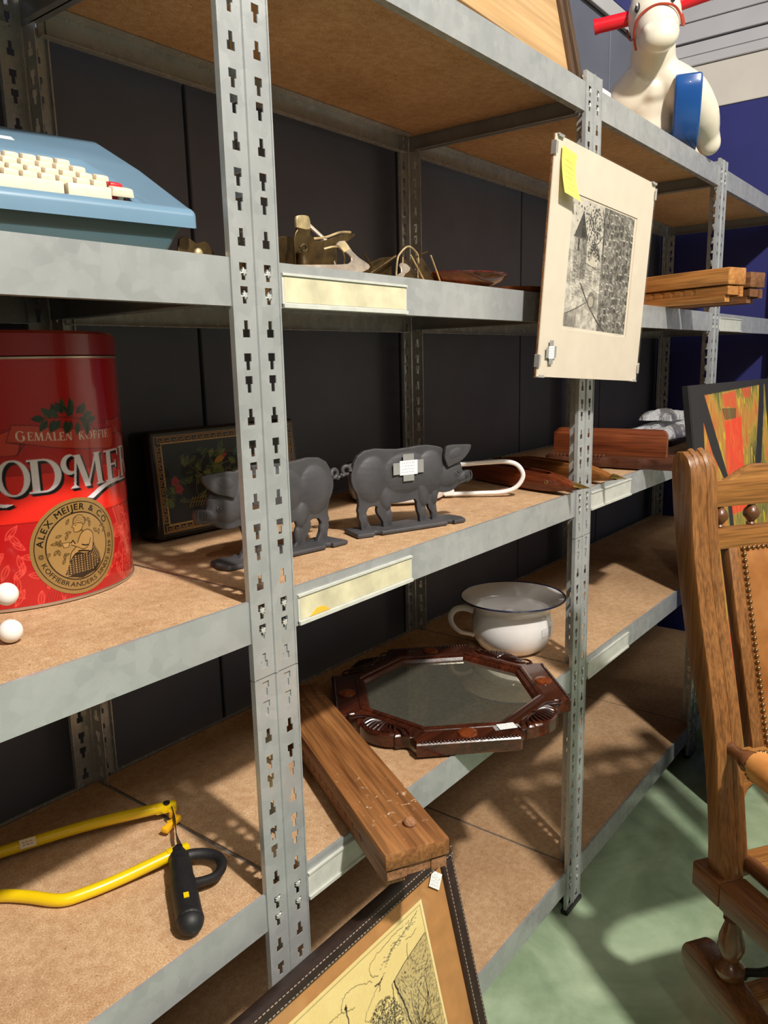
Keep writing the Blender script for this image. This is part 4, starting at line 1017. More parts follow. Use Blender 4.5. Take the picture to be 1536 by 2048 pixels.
for k in range(420):
    t = rng.random(); cx = -.05+.045*rng.gauss(0, .6)+.02*t; cy = .085+.022*rng.gauss(0, .9)
    g.disc(cx, cy, rng.uniform(.0008, .0026), rng.choice(('2d2a27', '4a4640', '6b665e')))
for k in range(200):
    t = rng.random(); g.disc(-.055+.045*t+rng.gauss(0, .004), .030+.055*t-.06*t*t+rng.gauss(0, .006), rng.uniform(.0008, .002), '35322e')
g.line(spl2([(.012, -.02), (.006, .03), (-.002, .07), (-.02, .055), (-.045, .05)], 6), .002, '292622'); g.line(spl2([(.006, .03), (.002, .08), (-.01, .12)], 5), .0025, '2f2c28')
for k in range(130):
    x_, y_ = rng.uniform(-.125, -.01), rng.uniform(-.055, .01); g.line([(x_, y_), (x_+rng.uniform(.006, .02), y_-rng.uniform(0, .002))], .0007, '57524a')
for i in range(14):                                     # masonry joints picked out in white
    for j in range(8):
        x_ = .012+j*.0165+rng.uniform(-.004, .004); y_ = .118-i*.0168+rng.uniform(-.004, .004)+.0018*j
        if rng.random() < .78: g.line([(x_, y_), (x_+rng.uniform(.006, .012), y_+rng.uniform(-.007, .003))], rng.uniform(.0010, .0020), rng.choice(('d8d0c2', 'bdb5a6', 'e6dfd2')))
        if rng.random() < .5: g.line([(x_, y_), (x_+rng.uniform(-.002, .002), y_-rng.uniform(.008, .016))], .0011, rng.choice(('a59d90', 'c9c1b3')))
        if rng.random() < .5: g.poly([(x_, y_-.002), (x_+.011, y_-.003), (x_+.010, y_-.012), (x_+.001, y_-.012)], rng.choice(('26231f', '38342f', '4c4740')), .75)
g.line(spl2([(-.136, -.092), (-.09, -.078), (-.046, -.062)], 5), .0018, '3a3631'); g.line(spl2([(-.08, -.03), (-.046, -.062), (.0, -.095), (.041, -.116)], 6), .004, '3f3a34')
g.poly([(-.136, -.116), (-.136, -.094), (-.088, -.078), (-.085, -.116)], '5b554c', .55); g.poly([(-.06, -.075), (-.03, -.035), (-.005, -.04), (.0, -.085)], '6e675c', .45)
g.disc(-.03, -.058, .017, '4b463e', .6); g.disc(-.03, -.060, .011, 'b5ac9b', .8)
for k in range(7): g.line([(-.13+.006*k, -.115), (-.128+.006*k, -.095)], .0014, '49443c')
i0 = int((g.x0-r.x0)/r.step); j0 = int((g.y0-r.y0)/r.step); r.a[j0:j0+g.ny, i0:i0+g.nx] = g.a
r.line([(-.1405, .1305), (.148, .1305), (.148, -.1215)], .0012, 'b98a5c')
label_lines(r, -.13, -.09, -.1215, -.117, 1, '8a8478', .0005, 4); label_lines(r, .09, .135, -.1215, -.117, 1, '8a8478', .0005, 6)
sheet('etching', r, MATTE, hp, lambda X, Y: (X, np.zeros_like(X)+.0004, Y), 'black and white etching of a tower, tree and stone wall')
bm = NB(); box(bm, -HW2, HW2, -.0042, -.0022, -HH2, HH2); obj('glass_pane', bm, GLASS, hp)
for cx, cz, vert in ((-HW2, HH2-.024, 1), (-HW2+.016, HH2, 0), (HW2-.012, HH2, 0), (HW2, HH2-.022, 1), (-HW2+.012, -HH2, 0), (HW2-.016, -HH2, 0), (HW2, -HH2+.03, 1), (-HW2, -HH2+.03, 1)):
    bm = NB(); s_ = 1 if (cx > 0 if vert else cz > 0) else -1
    if vert: box(bm, cx-.0012, cx+.0016 if s_ > 0 else cx+.0012, -.0056, .006, cz-.012, cz+.012, None, .0005); box(bm, min(cx, cx-s_*.005), max(cx, cx-s_*.005), -.0056, -.0044, cz-.010, cz+.010)
    else: box(bm, cx-.011, cx+.011, -.0056, .006, cz-.0012, cz+.0012, None, .0005); box(bm, cx-.009, cx+.009, -.0056, -.0044, min(cz, cz-s_*.004), max(cz, cz-s_*.004))
    obj('clip', bm, CLIPM, hp)
bm = NB(); box(bm, .094, .112, .0046, .066, .02, .026); box(bm, .094, .112, .0046, .0062, -.01, .026); obj('hanger_hook', bm, CLIPM, hp)
YEL = attr_mat('sticky note paper', .7, .15)
r = Ras(-.028, .028, -.044, .04, .0007, 'efd96c'); 
for k in range(6): label_lines(r, -.016, .016, .022-.010*k-.006, .022-.010*k, 1, 'b8923a', .0011, 30+k)
nt = sheet('sticky_note', r, YEL, hp, lambda X, Y: (-.176+X+.25*np.maximum(0, -(Y+.012))*(X+.024)*22, -.0052-.9*np.maximum(0, .02-Y)**1.55-0*X, .158+Y-.10*X), 'yellow sticky note curling at its lower edge')
price_label(hp, TR(-.183, -.0046, -.169) @ Matrix.Rotation(-.05, 4, 'Y'), .021, .024, True, 12)

# ---- landscape drawing leaning at the foot of the rack
fp = thing('framed_drawing', 'dark stitched frame with ink landscape on tan mount, leaning at the near upright', 'picture', (.333, -.1965, .0006), 0)
th_ = math.atan(.24); fp.rotation_euler = (-th_, 0, 0)
FH, FW = .584, .70
LEAT = plain('dark brown leather frame', '2e211d', .4, 0, .15, 60, .15); LEATS = plain('pale stitching', '9a8d80', .8); TANM = plain('tan mount', 'b5824c', .75, 0, .05, 30, .02)
bm = NB()
bw = .029
for x0, x1, z0, z1 in ((-FW, 0, FH-bw*.75, FH), (-FW, 0, 0, bw), (-FW, -FW+bw, bw, FH-bw*.75), (-bw, 0, bw, FH-bw*.75)): box(bm, x0, x1, -.004, .022, z0, z1, None, .003, 2)
obj('frame', bm, LEAT, fp)
bm = NB()
k = 0
for i in range(95): x_ = -FW+.01+i*.0073; box(bm, x_, x_+.0045, -.0048, -.0038, FH-bw*.75+.0035, FH-bw*.75+.0047); box(bm, x_, x_+.0045, -.0048, -.0038, FH-.0055, FH-.0043)
for i in range(75): z_ = .02+i*.0073; box(bm, -.0055, -.0043, -.0048, -.0038, z_, z_+.0045); box(bm, -bw+.0035, -bw+.0047, -.0048, -.0038, z_, z_+.0045)
obj('stitching', bm, LEATS, fp, kind='stuff')
bm = NB(); box(bm, -FW+.01, -.01, .006, .016, .01, FH-.01); obj('mount', bm, TANM, fp, 'tan card mount')
r = Ras(-.60, -.093, .15, FH-.050, .0009, 'e8d28f')
T_ = lambda x, y: (x, y+FH)
x0, x1, y0, y1 = -.597, -.100, .155, FH-.057
r.line([(x0, y0), (x1, y0), (x1, y1), (x0, y1), (x0, y0)], .0009, '4a4334'); r.line([(x1+.0045, y0), (x1+.0045, FH-.050)], .0015, 'f2e6b8')
rng = random.Random(4)
def scrib(pts, n, wd, c='2a2620', amp=.002):
    q = spl2([T_(*p) for p in pts], n); r.line([(a+rng.gauss(0, amp*.4), b+rng.gauss(0, amp*.4)) for a, b in q], wd, c)
scrib([(-.11, -.062), (-.14, -.072), (-.17, -.078), (-.20, -.088)], 12, .0013, '5a5346'); scrib([(-.15, -.064), (-.19, -.066), (-.235, -.074), (-.24, -.09), (-.225, -.10)], 12, .0009)
for k in range(60):
    t = rng.random(); x_, y_ = T_(-.115-.10*t+rng.gauss(0, .006), -.066-.024*t+rng.gauss(0, .003)); r.line([(x_, y_), (x_+.004, y_-.0015)], .0009, '5a5346')
scrib([(-.24, -.10), (-.27, -.085), (-.30, -.083), (-.31, -.10), (-.285, -.11)], 12, .0009); scrib([(-.31, -.10), (-.34, -.098), (-.37, -.10), (-.39, -.12)], 12, .0009); scrib([(-.21, -.105), (-.24, -.118), (-.27, -.14), (-.255, -.15)], 12, .0008)
scrib([(-.218, -.108), (-.225, -.111), (-.236, -.109)], 6, .0022); scrib([(-.225, -.111), (-.229, -.121)], 6, .0014)
scrib([(-.120, -.086), (-.135, -.09), (-.15, -.086)], 6, .0009)
scrib([(-.302, -.095), (-.302, -.13), (-.300, -.17)], 6, .0022); r.disc(-.302, FH-.100, .003, INK)
r.poly([T_(*p) for p in [(-.102, -.105), (-.168, -.120), (-.196, -.130), (-.19, -.20), (-.16, -.26), (-.102, -.30)]], 'a8956a', .55)     # thatched house
r.line([T_(-.102, -.104), T_(-.165, -.118), T_(-.197, -.129)], .0016, INK); scrib([(-.150, -.095), (-.154, -.117)], 4, .0012)
for k in range(1500):
    x_ = rng.uniform(-.19, -.102); y_ = rng.uniform(-.33, -.108)
    if y_ < -.104-(-.102-x_)*.28 and rng.random() < .8: a_ = rng.uniform(-.6, 1.4) if x_ > -.155 else -1.2; l_ = rng.uniform(.002, .006); px_, py_ = T_(x_, y_); r.line([(px_, py_), (px_+l_*math.cos(a_), py_+l_*math.sin(a_))], .0008, rng.choice((INK, '4b4333', '6f6349')))
for k in range(10): scrib([(rng.uniform(-.17, -.11), rng.uniform(-.30, -.14)), (rng.uniform(-.17, -.11), rng.uniform(-.30, -.14)), (rng.uniform(-.17, -.11), rng.uniform(-.30, -.14))], 8, .0011)
for k in range(2600):
    a_, d_ = rng.uniform(0, 6.28), rng.random()**.6; x_, y_ = T_(-.232+.042*d_*math.cos(a_), -.185+.05*d_*math.sin(a_)); r.disc(x_, y_, rng.uniform(.0005, .0012), rng.choice((INK, '3d382c', '6b6047')))
scrib([(-.195, -.128), (-.19, -.15), (-.18, -.19), (-.172, -.24)], 8, .003); scrib([(-.200, -.13), (-.205, -.16), (-.215, -.2)], 8, .0018)
for k in range(900):
    x_, y_ = T_(rng.uniform(-.59, -.11), rng.uniform(-.42, -.24)); r.line([(x_, y_), (x_+rng.uniform(.003, .012), y_+rng.uniform(-.003, .003))], .0008, '4b4333', .8)
sheet('drawing', r, MATTE, fp, lambda X, Y: (X, np.zeros_like(X)+.0053, Y), 'cream ink drawing of a thatched house under clouds')
bm = NB(); box(bm, -FW+.012, -.012, .0028, .0042, .012, FH-.012); obj('glass_pane', bm, GLASS, fp)
price_label(fp, TR(-.052, .0028, FH-.040) @ Matrix.Rotation(-.85, 4, 'Y'), .026, .031, False, 14, 6)
# ---- dark board stored on the bottom shelf behind it
bm = NB(); box(bm, -.36, .30, -.05, .05, 0, .02, None, .003); o = obj('dark_board', bm, WDK, None, loc=(-.16, .10, Z1-.0022), rot=(0, 0, .12)); tag(o, 'long dark board lying in the shade on the bottom shelf, left of the leaning picture', 'board')

# ================================================================== octagonal mirror
mr = thing('octagonal_mirror', 'octagonal mirror in carved dark oak frame, lying flat and overhanging the shelf', 'mirror', (.646, .150, Z2+.0008), math.radians(-1))
OAK = wood('dark stained oak', '2a120b', '5c2a19', 0, .9, .22, None, .4); OAKD = plain('dark carved oak', '2a110b', .3, 0, .2, 60, 0, .5, .3); BOSS = wood('lighter oak boss', '5e260f', '8f4a24', 0, .8, .22, None, .4)
def oct_r(t, ap): 
    m = (t+PI/8) % (PI/4)-PI/8; return ap/math.cos(m)
def outer_r(t):
    s = t % (PI/2); s = s-PI/2 if s > PI/4 else s          # angle from the nearest carved side centre
    b = oct_r(t, .249)
    if abs(s) < PI/8:
        u = abs(s)/(PI/8)
        if u < .42: d = .013*math.cos(u/.42*PI/2)**.7-.004
        elif u < .5: d = -.006
        else: d = -.004-.016*math.sin((u-.5)/.5*PI)
        return b+d
    return b
n = 320; bm = NB(); ang_ = [2*PI*k/n for k in range(n)]
def ring(rf, z): return [bm.verts.new((rf(t)*math.cos(t), rf(t)*math.sin(t), z)) for t in ang_]
RR = [ring(lambda t: outer_r(t)-.004, 0), ring(outer_r, .003), ring(outer_r, .026), ring(lambda t: outer_r(t)-.003, .029), ring(lambda t: oct_r(t, .196), .030), ring(lambda t: oct_r(t, .1955), .0325), ring(lambda t: oct_r(t, .190), .034), ring(lambda t: oct_r(t, .185), .0325), ring(lambda t: oct_r(t, .184), .029), ring(lambda t: oct_r(t, .177), .026), ring(lambda t: oct_r(t, .172), .018), ring(lambda t: oct_r(t, .172), 0)]
for A, B in zip(RR, RR[1:]+RR[:1]):
    for k in range(n): bm.faces.new([A[k], A[(k+1) % n], B[(k+1) % n], B[k]])
obj('frame', bm, OAK, mr, ang=25)
t = NT('aged mirror glass'); nz = t.noise(t.coord(), 120, 3); SILV = t.out(t.ramp(nz, [(.3, '9a9786'), (.7, 'aca998')]), .035, .84)
bm = NB(); prism(bm, [(oct_r(PI/8+k*PI/4, .1745)*math.cos(PI/8+k*PI/4), oct_r(PI/8+k*PI/4, .1745)*math.sin(PI/8+k*PI/4)) for k in range(8)], .0155, .0195, 'xy'); obj('mirror_glass', bm, SILV, mr)
for k in range(4):
    a_ = PI/4+k*PI/2
    bm = NB(); lathe(bm, [(0, 0), (.0195, 0), (.0185, .003), (.012, .006), (0, .0072)], 28, TR(.219*math.cos(a_), .219*math.sin(a_), .0298)); obj('boss', bm, BOSS, mr, 'lighter round boss')
    bm = NB(); M = RZ(a_)
    for j in range(27): ell(bm, M @ Vector((.2440, -.092+.00708*j, .0290)), (.0036, .0034, .0034), n=8)
    obj('beading', bm, OAKD, mr, kind='stuff')
    a_ = k*PI/2; M = RZ(a_); bm = NB()
    for j in range(9):
        p = (j-4)/4.0; e = (.248-.012*p*p, .040*p); 
        tube(bm, [M @ Vector(v) for v in spline([(.214, .006*p, .030), ((.214+e[0])/2-.002, e[1]*.75, .0345), (e[0]+.006*(1-abs(p)), e[1], .0305)], 4)], [.0012, .0016, .002, .0022, .0024, .0026, .0026, .0024, .0018], 6)
    for sg in (-1, 1):
        tube(bm, [M @ Vector(v) for v in spline([(.216, sg*.012, .030), (.224, sg*.045, .0325), (.238, sg*.066, .0315), (.233, sg*.082, .030), (.221, sg*.076, .0300)], 5)], .0024, 6)
        tube(bm, [M @ Vector(v) for v in spline([(.212, sg*.020, .0298), (.214, sg*.05, .0315), (.226, sg*.070, .0305)], 5)], .0018, 6)
    ell(bm, M @ Vector((.220, 0, .031)), (.010, .006, .004), (0, 0, a_), 12); obj('carving', bm, OAKD, mr)
price_label(mr, TR(-.089, -.203, .0312) @ Matrix.Rotation(math.radians(-38), 4, 'Z') @ Matrix.Rotation(-PI/2, 4, 'X'), .036, .024, False, 15)
price_tape = NB(); box(price_tape, -.026, .026, -.008, .008, 0, .0004, TR(-.089, -.203, .0298) @ RZ(math.radians(-38))); obj('tape', price_tape, TAPE, mr)

# ================================================================== chamber pot
pot = thing('chamber_pot', 'white enamel chamber pot with blue rim and loop handle, standing beside the mirror', 'chamber pot', (1.014, .190, Z2-.0022))
bm = NB(); lathe(bm, shell([(0, .003), (.058, .003), (.064, 0), (.070, .002), (.088, .016), (.100, .036), (.105, .058), (.103, .080), (.0975, .098), (.0965, .108), (.103, .119), (.118, .131), (.131, .138), (.1325, .1395)], .0018), 80); obj('bowl', bm, ENAM, pot)
bm = NB(); tube(bm, [(.1325*math.cos(a), .1325*math.sin(a), .1400) for a in np.linspace(0, 2*PI, 81)[:-1]], .0022, 8, True); obj('rim', bm, NAVY, pot, 'dark blue rim')
ca, sa_ = math.cos(math.radians(130)), math.sin(math.radians(130))
bm = NB(); tube(bm, [(x*ca, x*sa_, z) for x, _, z in spline([(.102, 0, .104), (.125, 0, .112), (.148, 0, .108), (.160, 0, .090), (.155, 0, .068), (.135, 0, .048), (.106, 0, .040), (.100, 0, .036)], 6)], .0085, 12, False, .5); obj('handle', bm, ENAM, pot)
r = Ras(-.02, .02, -.012, .012, .0005, 'e6e4e4'); r.line([(-.018, -.01), (.018, -.01), (.018, .01), (-.018, .01), (-.018, -.01)], .0008, '8f8d96'); label_lines(r, -.014, .015, -.008, .008, 3, '8f8d96')
A1 = math.radians(-97)
def potmap(X, Y):
    A = A1+X/.1045; R_ = .1053-.35*(Y-.0)**2*10; return R_*np.cos(A), R_*np.sin(A), .066+Y
sheet('paper_label', r, PAPER, pot, potmap, 'small clear label with faint print')

# ================================================================== bow saw
saw = thing('bow_saw', 'yellow tubular bow saw with black grip lying on the lower left shelf', 'saw', (0, 0, Z2-.0022))
YELP = plain('yellow saw paint', 'e6c30f', .3, 0, .03, 10, 0, .5, .2); YELD = plain('orange yellow plastic', 'e0a91c', .4); BLKR = plain('black rubber grip', '1a1a1c', .55, 0, .15, 200, .15)
top = [(-.008, .276, .022), (-.025, .289, .022), (-.119, .342, .020), (-.228, .385, .018), (-.36, .432, .016), (-.43, .44, .014), (-.455, .41, .012), (-.43, .37, .010), (-.36, .342, .009), (-.31, .325, .009), (-.272, .300, .009), (-.248, .265, .009), (-.224, .220, .009), (-.195, .203, .010), (-.15, .188, .012), (-.086, .166, .020), (-.070, .161, .022)]
bm = NB(); tube(bm, spline(top, 6), .0088, 14); obj('frame_tube', bm, YELP, saw)
for (px_, py_, an) in ((.0, .272, -.55), (-.063, .158, -.35)):
    bm = NB(); box(bm, -.022, .012, -.006, .006, .014, .030, TR(px_, py_, 0) @ RZ(an), .002, 2); e = obj('end_clamp', bm, YELP, saw)
    bm = NB(); lathe(bm, [(0, 0), (.0055, 0), (.0055, .0025), (.003, .003), (0, .003)], 14, TR(px_-.004, py_, .030)); obj('bolt', bm, BLACKP, e)
bm = NB()
for q in np.linspace(0, 1, 2)[:-1]: pass
P = spline([(.003, .270, 0), (-.018, .232, 0), (-.043, .196, 0), (-.060, .158, 0)], 6)
for a_, b_ in zip(P, P[1:]):
    d_ = (b_-a_).normalized(); nv = Vector((-d_.y, d_.x, 0))*.0006
    vs = [bm.verts.new(v) for v in (a_+nv+Vector((0, 0, .010)), b_+nv+Vector((0, 0, .010)), b_+nv+Vector((0, 0, .026)), a_+nv+Vector((0, 0, .026)), a_-nv+Vector((0, 0, .010)), b_-nv+Vector((0, 0, .010)), b_-nv+Vector((0, 0, .026)), a_-nv+Vector((0, 0, .026)))]
    for f in ((0, 1, 2, 3), (7, 6, 5, 4), (3, 2, 6, 7), (1, 0, 4, 5)): bm.faces.new([vs[i] for i in f])
obj('blade', bm, BLACKP, saw)
bm = NB(); prism(bm, spl2([(-.020, .006), (-.020, -.006), (-.006, -.005), (0, -.009), (.006, -.005), (.020, -.006), (.020, .006), (.006, .005), (0, .009), (-.006, .005), (-.020, .006)], 3)[:-1], .006, .016, 'xy', TR(-.018, .243, 0) @ RZ(.35), .003, 2); lathe(bm, [(0, .014), (.006, .014), (.006, .024), (0, .024)], 12, TR(-.006, .256, 0)); obj('wing_nut', bm, YELD, saw, 'orange yellow wing nut')
bm = NB(); tube(bm, spline([(-.068, .160, .021), (-.080, .140, .021), (-.098, .112, .020), (-.125, .068, .019), (-.142, .040, .019), (-.152, .024, .019)], 6), [.012]*4+[.015]*4+[.0165]*6+[.0178]*13+[.0185, .0185, .017, .013][:4], 18)
bm2 = bm; ell(bm2, (-.1505, .0265, .019), (.0175, .0175, .0172), n=18); obj('grip', bm, BLKR, saw)
bm = NB(); tube(bm, spline([(-.074, .146, .020), (-.058, .140, .020), (-.043, .124, .019), (-.038, .104, .018), (-.047, .085, .018), (-.068, .074, .018), (-.092, .082, .019), (-.105, .096, .019)], 6), [.0085]*43, 12, False, .8); obj('knuckle_guard', bm, BLKR, saw)
bm = NB(); box(bm, -.005, .005, -.0035, .0035, 0, .0015, TR(-.134, .054, .0362) @ RZ(1.0)); obj('badge', bm, YELP, saw, 'small yellow badge')
r = Ras(-.012, .012, -.007, .007, .0006, 'e9dcc0'); label_lines(r, -.008, .008, -.004, .004, 2, 'a05040', .0008, 3)
o = sheet('paper_label', r, PAPER, saw, lambda X, Y: (X, -.0090+0*X, Y), 'small torn paper label'); o.location = (-.190, .371, .0195); o.rotation_euler = (-.55, 0, -.40)

# ================================================================== platform rocking chair
ch = thing('rocking_chair', 'brown oak platform rocking chair with tan leather back edged by brass nails', 'chair', (.700, -.428, .2158), math.atan2(-.571, .821)); ch.scale = (.846,)*3
CW = wood('chair oak', '7a4e28', '9c6a3a', 2, 1.0, .38, None, .15); CWY = wood('chair oak along', '5a351b', '8c5a30', 1, 1.0, .38, None, .15); CWX = wood('chair oak across', '8a5a2c', 'aa763e', 0, 1.0, .38, None, .15)
LEA = None
t = NT('tan leather'); nz = t.noise(t.coord(), 9, 4, .6); f_ = t.noise(t.coord(), 320, 2)
t.bump(f_, .12, .0005); LEA = t.out(t.ramp(nz, [(.3, 'a9682f'), (.55, 'c98a4c'), (.75, 'd79b5e')]), .42, 0, .45)
NAIL = plain('brass nail', '8d6f4a', .3, .85, .15, 200)
back = [(.012, .295), (.020, .40), (.041, .531), (.063, .624), (.103, .723), (.152, .896), (.185, 1.057), (.198, 1.150)]
front = [(-.040, .295), (-.022, .40), (-.006, .500), (.006, .584), (.034, .703), (.078, .853), (.112, 1.001), (.128, 1.120)]
outl = spl2(front, 4)+[(.134, 1.160), (.146, 1.182), (.163, 1.1935), (.182, 1.192), (.195, 1.178)]+spl2(back, 4)[::-1]
def stile(x0, x1, out_sign):
    bm = NB(); prism(bm, outl, x0, x1, 'yz', None, .004, 2); s = obj('stile', bm, CW, ch)
    fr = spl2(front, 6)+[(.134, 1.160), (.146, 1.182), (.163, 1.1935)]
    xm = (x0+x1)/2
    for dx, rr in ((-.012, .0085), (.012, .0095)):
        bm = NB(); tube(bm, [(xm+dx*out_sign, a+.0055, b) for a, b in fr], rr, 8); obj('reeding', bm, CW, s)
stile(-.035, .033, 1); stile(.527, .595, -1)
def onback(z): return .130-(.977-z)*.262            # front of the slanted back panel
crest = [(.033, 1.142)]+spl2([(.045, 1.134), (.058, 1.128), (.075, 1.131), (.099, 1.143), (.125, 1.155), (.150, 1.159), (.20, 1.156), (.28, 1.150), (.36, 1.156), (.41, 1.159), (.435, 1.155), (.461, 1.143), (.485, 1.131), (.502, 1.128), (.515, 1.134)], 3)+[(.527, 1.142), (.527, 1.070), (.033, 1.070)]
bm = NB(); prism(bm, crest, .136, .160, 'xz', None, .003, 2); obj('crest_rail', bm, CWX, ch)
bm = NB(); box(bm, .033, .527, .126, .152, .977, 1.023, None, .003, 2); obj('back_rail', bm, CWX, ch)
CSP = plain('turned dark oak', '5f3a20', .3, 0, .15, 30, 0, .5, .2)
for k in range(6):
    bm = NB(); lathe(bm, [(.008, 1.020), (.010, 1.026), (.007, 1.030), (.010, 1.034), (.0165, 1.042), (.018, 1.049), (.0165, 1.056), (.010, 1.064), (.007, 1.067), (.009, 1.072)], 18, TR(.058+.0845*k, .146, 0)); obj('back_spindle', bm, CSP, ch)
sl = math.atan(.262)
MB_ = TR(0, onback(.977), .977) @ Matrix.Rotation(-sl, 4, 'X')           # local: x across, -z down the panel, -y towards the sitter
for x0, x1 in ((.070, .112), (.448, .490)):
    bm = NB(); box(bm, x0, x1, -.004, .026, -.46, .004, MB_, .004, 2); obj('panel_stile', bm, CW, ch)
bm = NB(); box(bm, .075, .485, 0, .022, -.47, -.43, MB_, .003); obj('panel_rail', bm, CWX, ch)
bm = NB()
nx_, nz_ = 14, 18; gv = {}
for i in range(nx_+1):
    for j in range(nz_+1):
        u, v = i/nx_, j/nz_; pad = .020*(max(0, 1-(2*u-1)**4)*max(0, 1-(2*v-1)**4))**.6
        gv[i, j] = bm.verts.new(MB_ @ Vector((.100+.36*u, -.0052-pad, -.447+.449*v)))
for i in range(nx_):
    for j in range(nz_): bm.faces.new([gv[i, j], gv[i+1, j], gv[i+1, j+1], gv[i, j+1]])
bmesh.ops.solidify(bm, geom=bm.faces[:], thickness=.003); obj('leather_back', bm, LEA, ch)
bm = NB(); t_ = NB(); bmesh.ops.create_uvsphere(t_, u_segments=8, v_segments=6, radius=.0052); merge(bm, t_); me = bpy.data.meshes.new('nail'); bm.to_mesh(me); bm.free(); me.materials.append(NAIL); fin(me, 80); NAILM = me
def nail(p): obj('upholstery_nail', NAILM, None, ch, loc=MB_ @ Vector(p))
for k in range(34): nail((.105, -.0092, -.003-.0132*k)); nail((.455, -.0092, -.003-.0132*k))
for k in range(1, 27): nail((.105+.01296*k, -.0092, -.003))
# arms: turned neck, leather-covered pad, front post
def turned(name, prof, p, d, mat, parent=ch, n=18):
    """lathe with profile (radius, distance) along direction d from point p"""
    M = TR(*p) @ Vector((0, 0, 1)).rotation_difference(Vector(d).normalized()).to_matrix().to_4x4()
    bm = NB(); lathe(bm, [(0, prof[0][1])]+prof+[(0, prof[-1][1])], n, M); return obj(name, bm, mat, parent)
for sx in (0, .56):
    a_ = turned('arm', [(.011, -.01), (.013, .0), (.012, .02), (.0135, .036), (.020, .050), (.024, .062), (.021, .074), (.015, .080), (.019, .086), (.026, .092), (.028, .10), (.026, .50), (.03, .53), (.018, .56)], (sx, .012, .575), (0, -1, -.06), CSP)
    pts = [(sx, -.075-.02*k, .574-.0014*k) for k in range(20)]
    bm = NB(); tube(bm, spline(pts, 2), [.026+.010*math.sin(PI*min(1, .12+k/38*.9))**.5 for k in range(39)], 16, False, 1.15); obj('arm_pad', bm, LEA, a_)
    for j in range(16):
        an = 2*PI*j/16; obj('upholstery_nail', NAILM, None, a_, loc=(sx+.031*math.cos(an), -.0775, .574+.031*math.sin(an)))
    turned('arm_post', [(.013, 0), (.02, .03), (.012, .06), (.022, .14), (.012, .19), (.018, .22), (.014, .27)], (sx, -.47, .285), (0, 0, 1), CSP)
    # rail of the rocking seat, split block at its rear end
    x0, x1 = (sx-.050, sx+.014) if sx == 0 else (sx-.014, sx+.050)
    bm = NB(); box(bm, x0, x1, -.0445, .040, .238, .296, None, .003, 2); obj('rail_block', bm, CWY, ch)
    bm = NB(); box(bm, x0, x1, -.62, -.0455, .238, .296, None, .003, 2); obj('base_rail', bm, CWY, ch)
    turned('seat_rail', [(.011, -.005), (.013, .006), (.011, .024), (.015, .042), (.018, .06), (.018, .50), (.011, .54)], (sx+(.034 if sx == 0 else -.034), .016, .320), (0, -1, -.045), CWY)
    BS = [(.022, 0), (.030, .012), (.032, .024), (.026, .036), (.016, .044), (.022, .056), (.028, .075), (.026, .098), (.019, .122), (.015, .138), (.020, .142), (.016, .148), (.021, .153), (.021, .166)]
    turned('base_spindle', BS, (sx-.022 if sx == 0 else sx+.022, -.060, .075), (0, 0, 1), CSP)
    turned('base_spindle', [(a_s, b_s*2.1) for a_s, b_s in BS], (sx-.022 if sx == 0 else sx+.022, -.50, -.112), (0, 0, 1), CSP)
    run = spl2([(.050, .030), (.058, .055), (.048, .082), (.022, .094), (-.01, .088), (-.04, .078), (-.09, .066), (-.20, .028), (-.35, -.042), (-.50, -.110), (-.64, -.150), (-.78, -.156), (-.90, -.130), (-.93, -.165)], 4)+spl2([(-.88, -.225), (-.74, -.2545), (-.62, -.2520), (-.50, -.205), (-.35, -.130), (-.20, -.048), (-.084, -.006), (-.02, .006), (.02, .010), (.04, .020)], 3)
    x0, x1 = (sx-.055, sx+.006) if sx == 0 else (sx-.006, sx+.055)
    bm = NB(); prism(bm, run, x0, x1, 'yz', None, .006, 2); obj('runner', bm, CWY, ch)
    bm = NB(); xx = sx+.03 if sx == 0 else sx-.03
    tube(bm, spline([(xx, -.135, .239), (xx+.004, -.14, .19), (xx, -.130, .14), (xx-.006, -.100, .105), (xx-.02, -.075, .088), (xx-.028, -.07, .074)], 5), .007, 8, False, 1.6); obj('spring', bm, BLACKP, ch, 'dark iron spring')
bm = NB(); box(bm, .002, .558, -.36, -.30, -.085, -.045, None, .004, 2); obj('cross_stretcher', bm, CWX, ch)
bm = NB(); box(bm, .002, .558, -.12, -.07, .022, .060, None, .004, 2); obj('cross_stretcher', bm, CWX, ch)
bm = NB(); box(bm, .045, .515, -.50, .008, .297, .318, None, .004, 2); st = obj('seat_board', bm, CWX, ch)
bm = NB(); box(bm, .15, .41, -.42, -.08, .318, .345, None, .010, 3); obj('seat_pad', bm, LEA, ch)
br = [(.033, .556), (.527, .556), (.527, .430)]+spl2([(.515, .435), (.50, .470), (.475, .480), (.46, .500), (.40, .515), (.28, .52), (.16, .515), (.10, .500), (.085, .480), (.06, .470), (.045, .435)], 4)+[(.033, .430)]
bm = NB(); prism(bm, br, .006, .028, 'xz', None, .003, 2); obj('lower_back_rail', bm, CWX, ch)

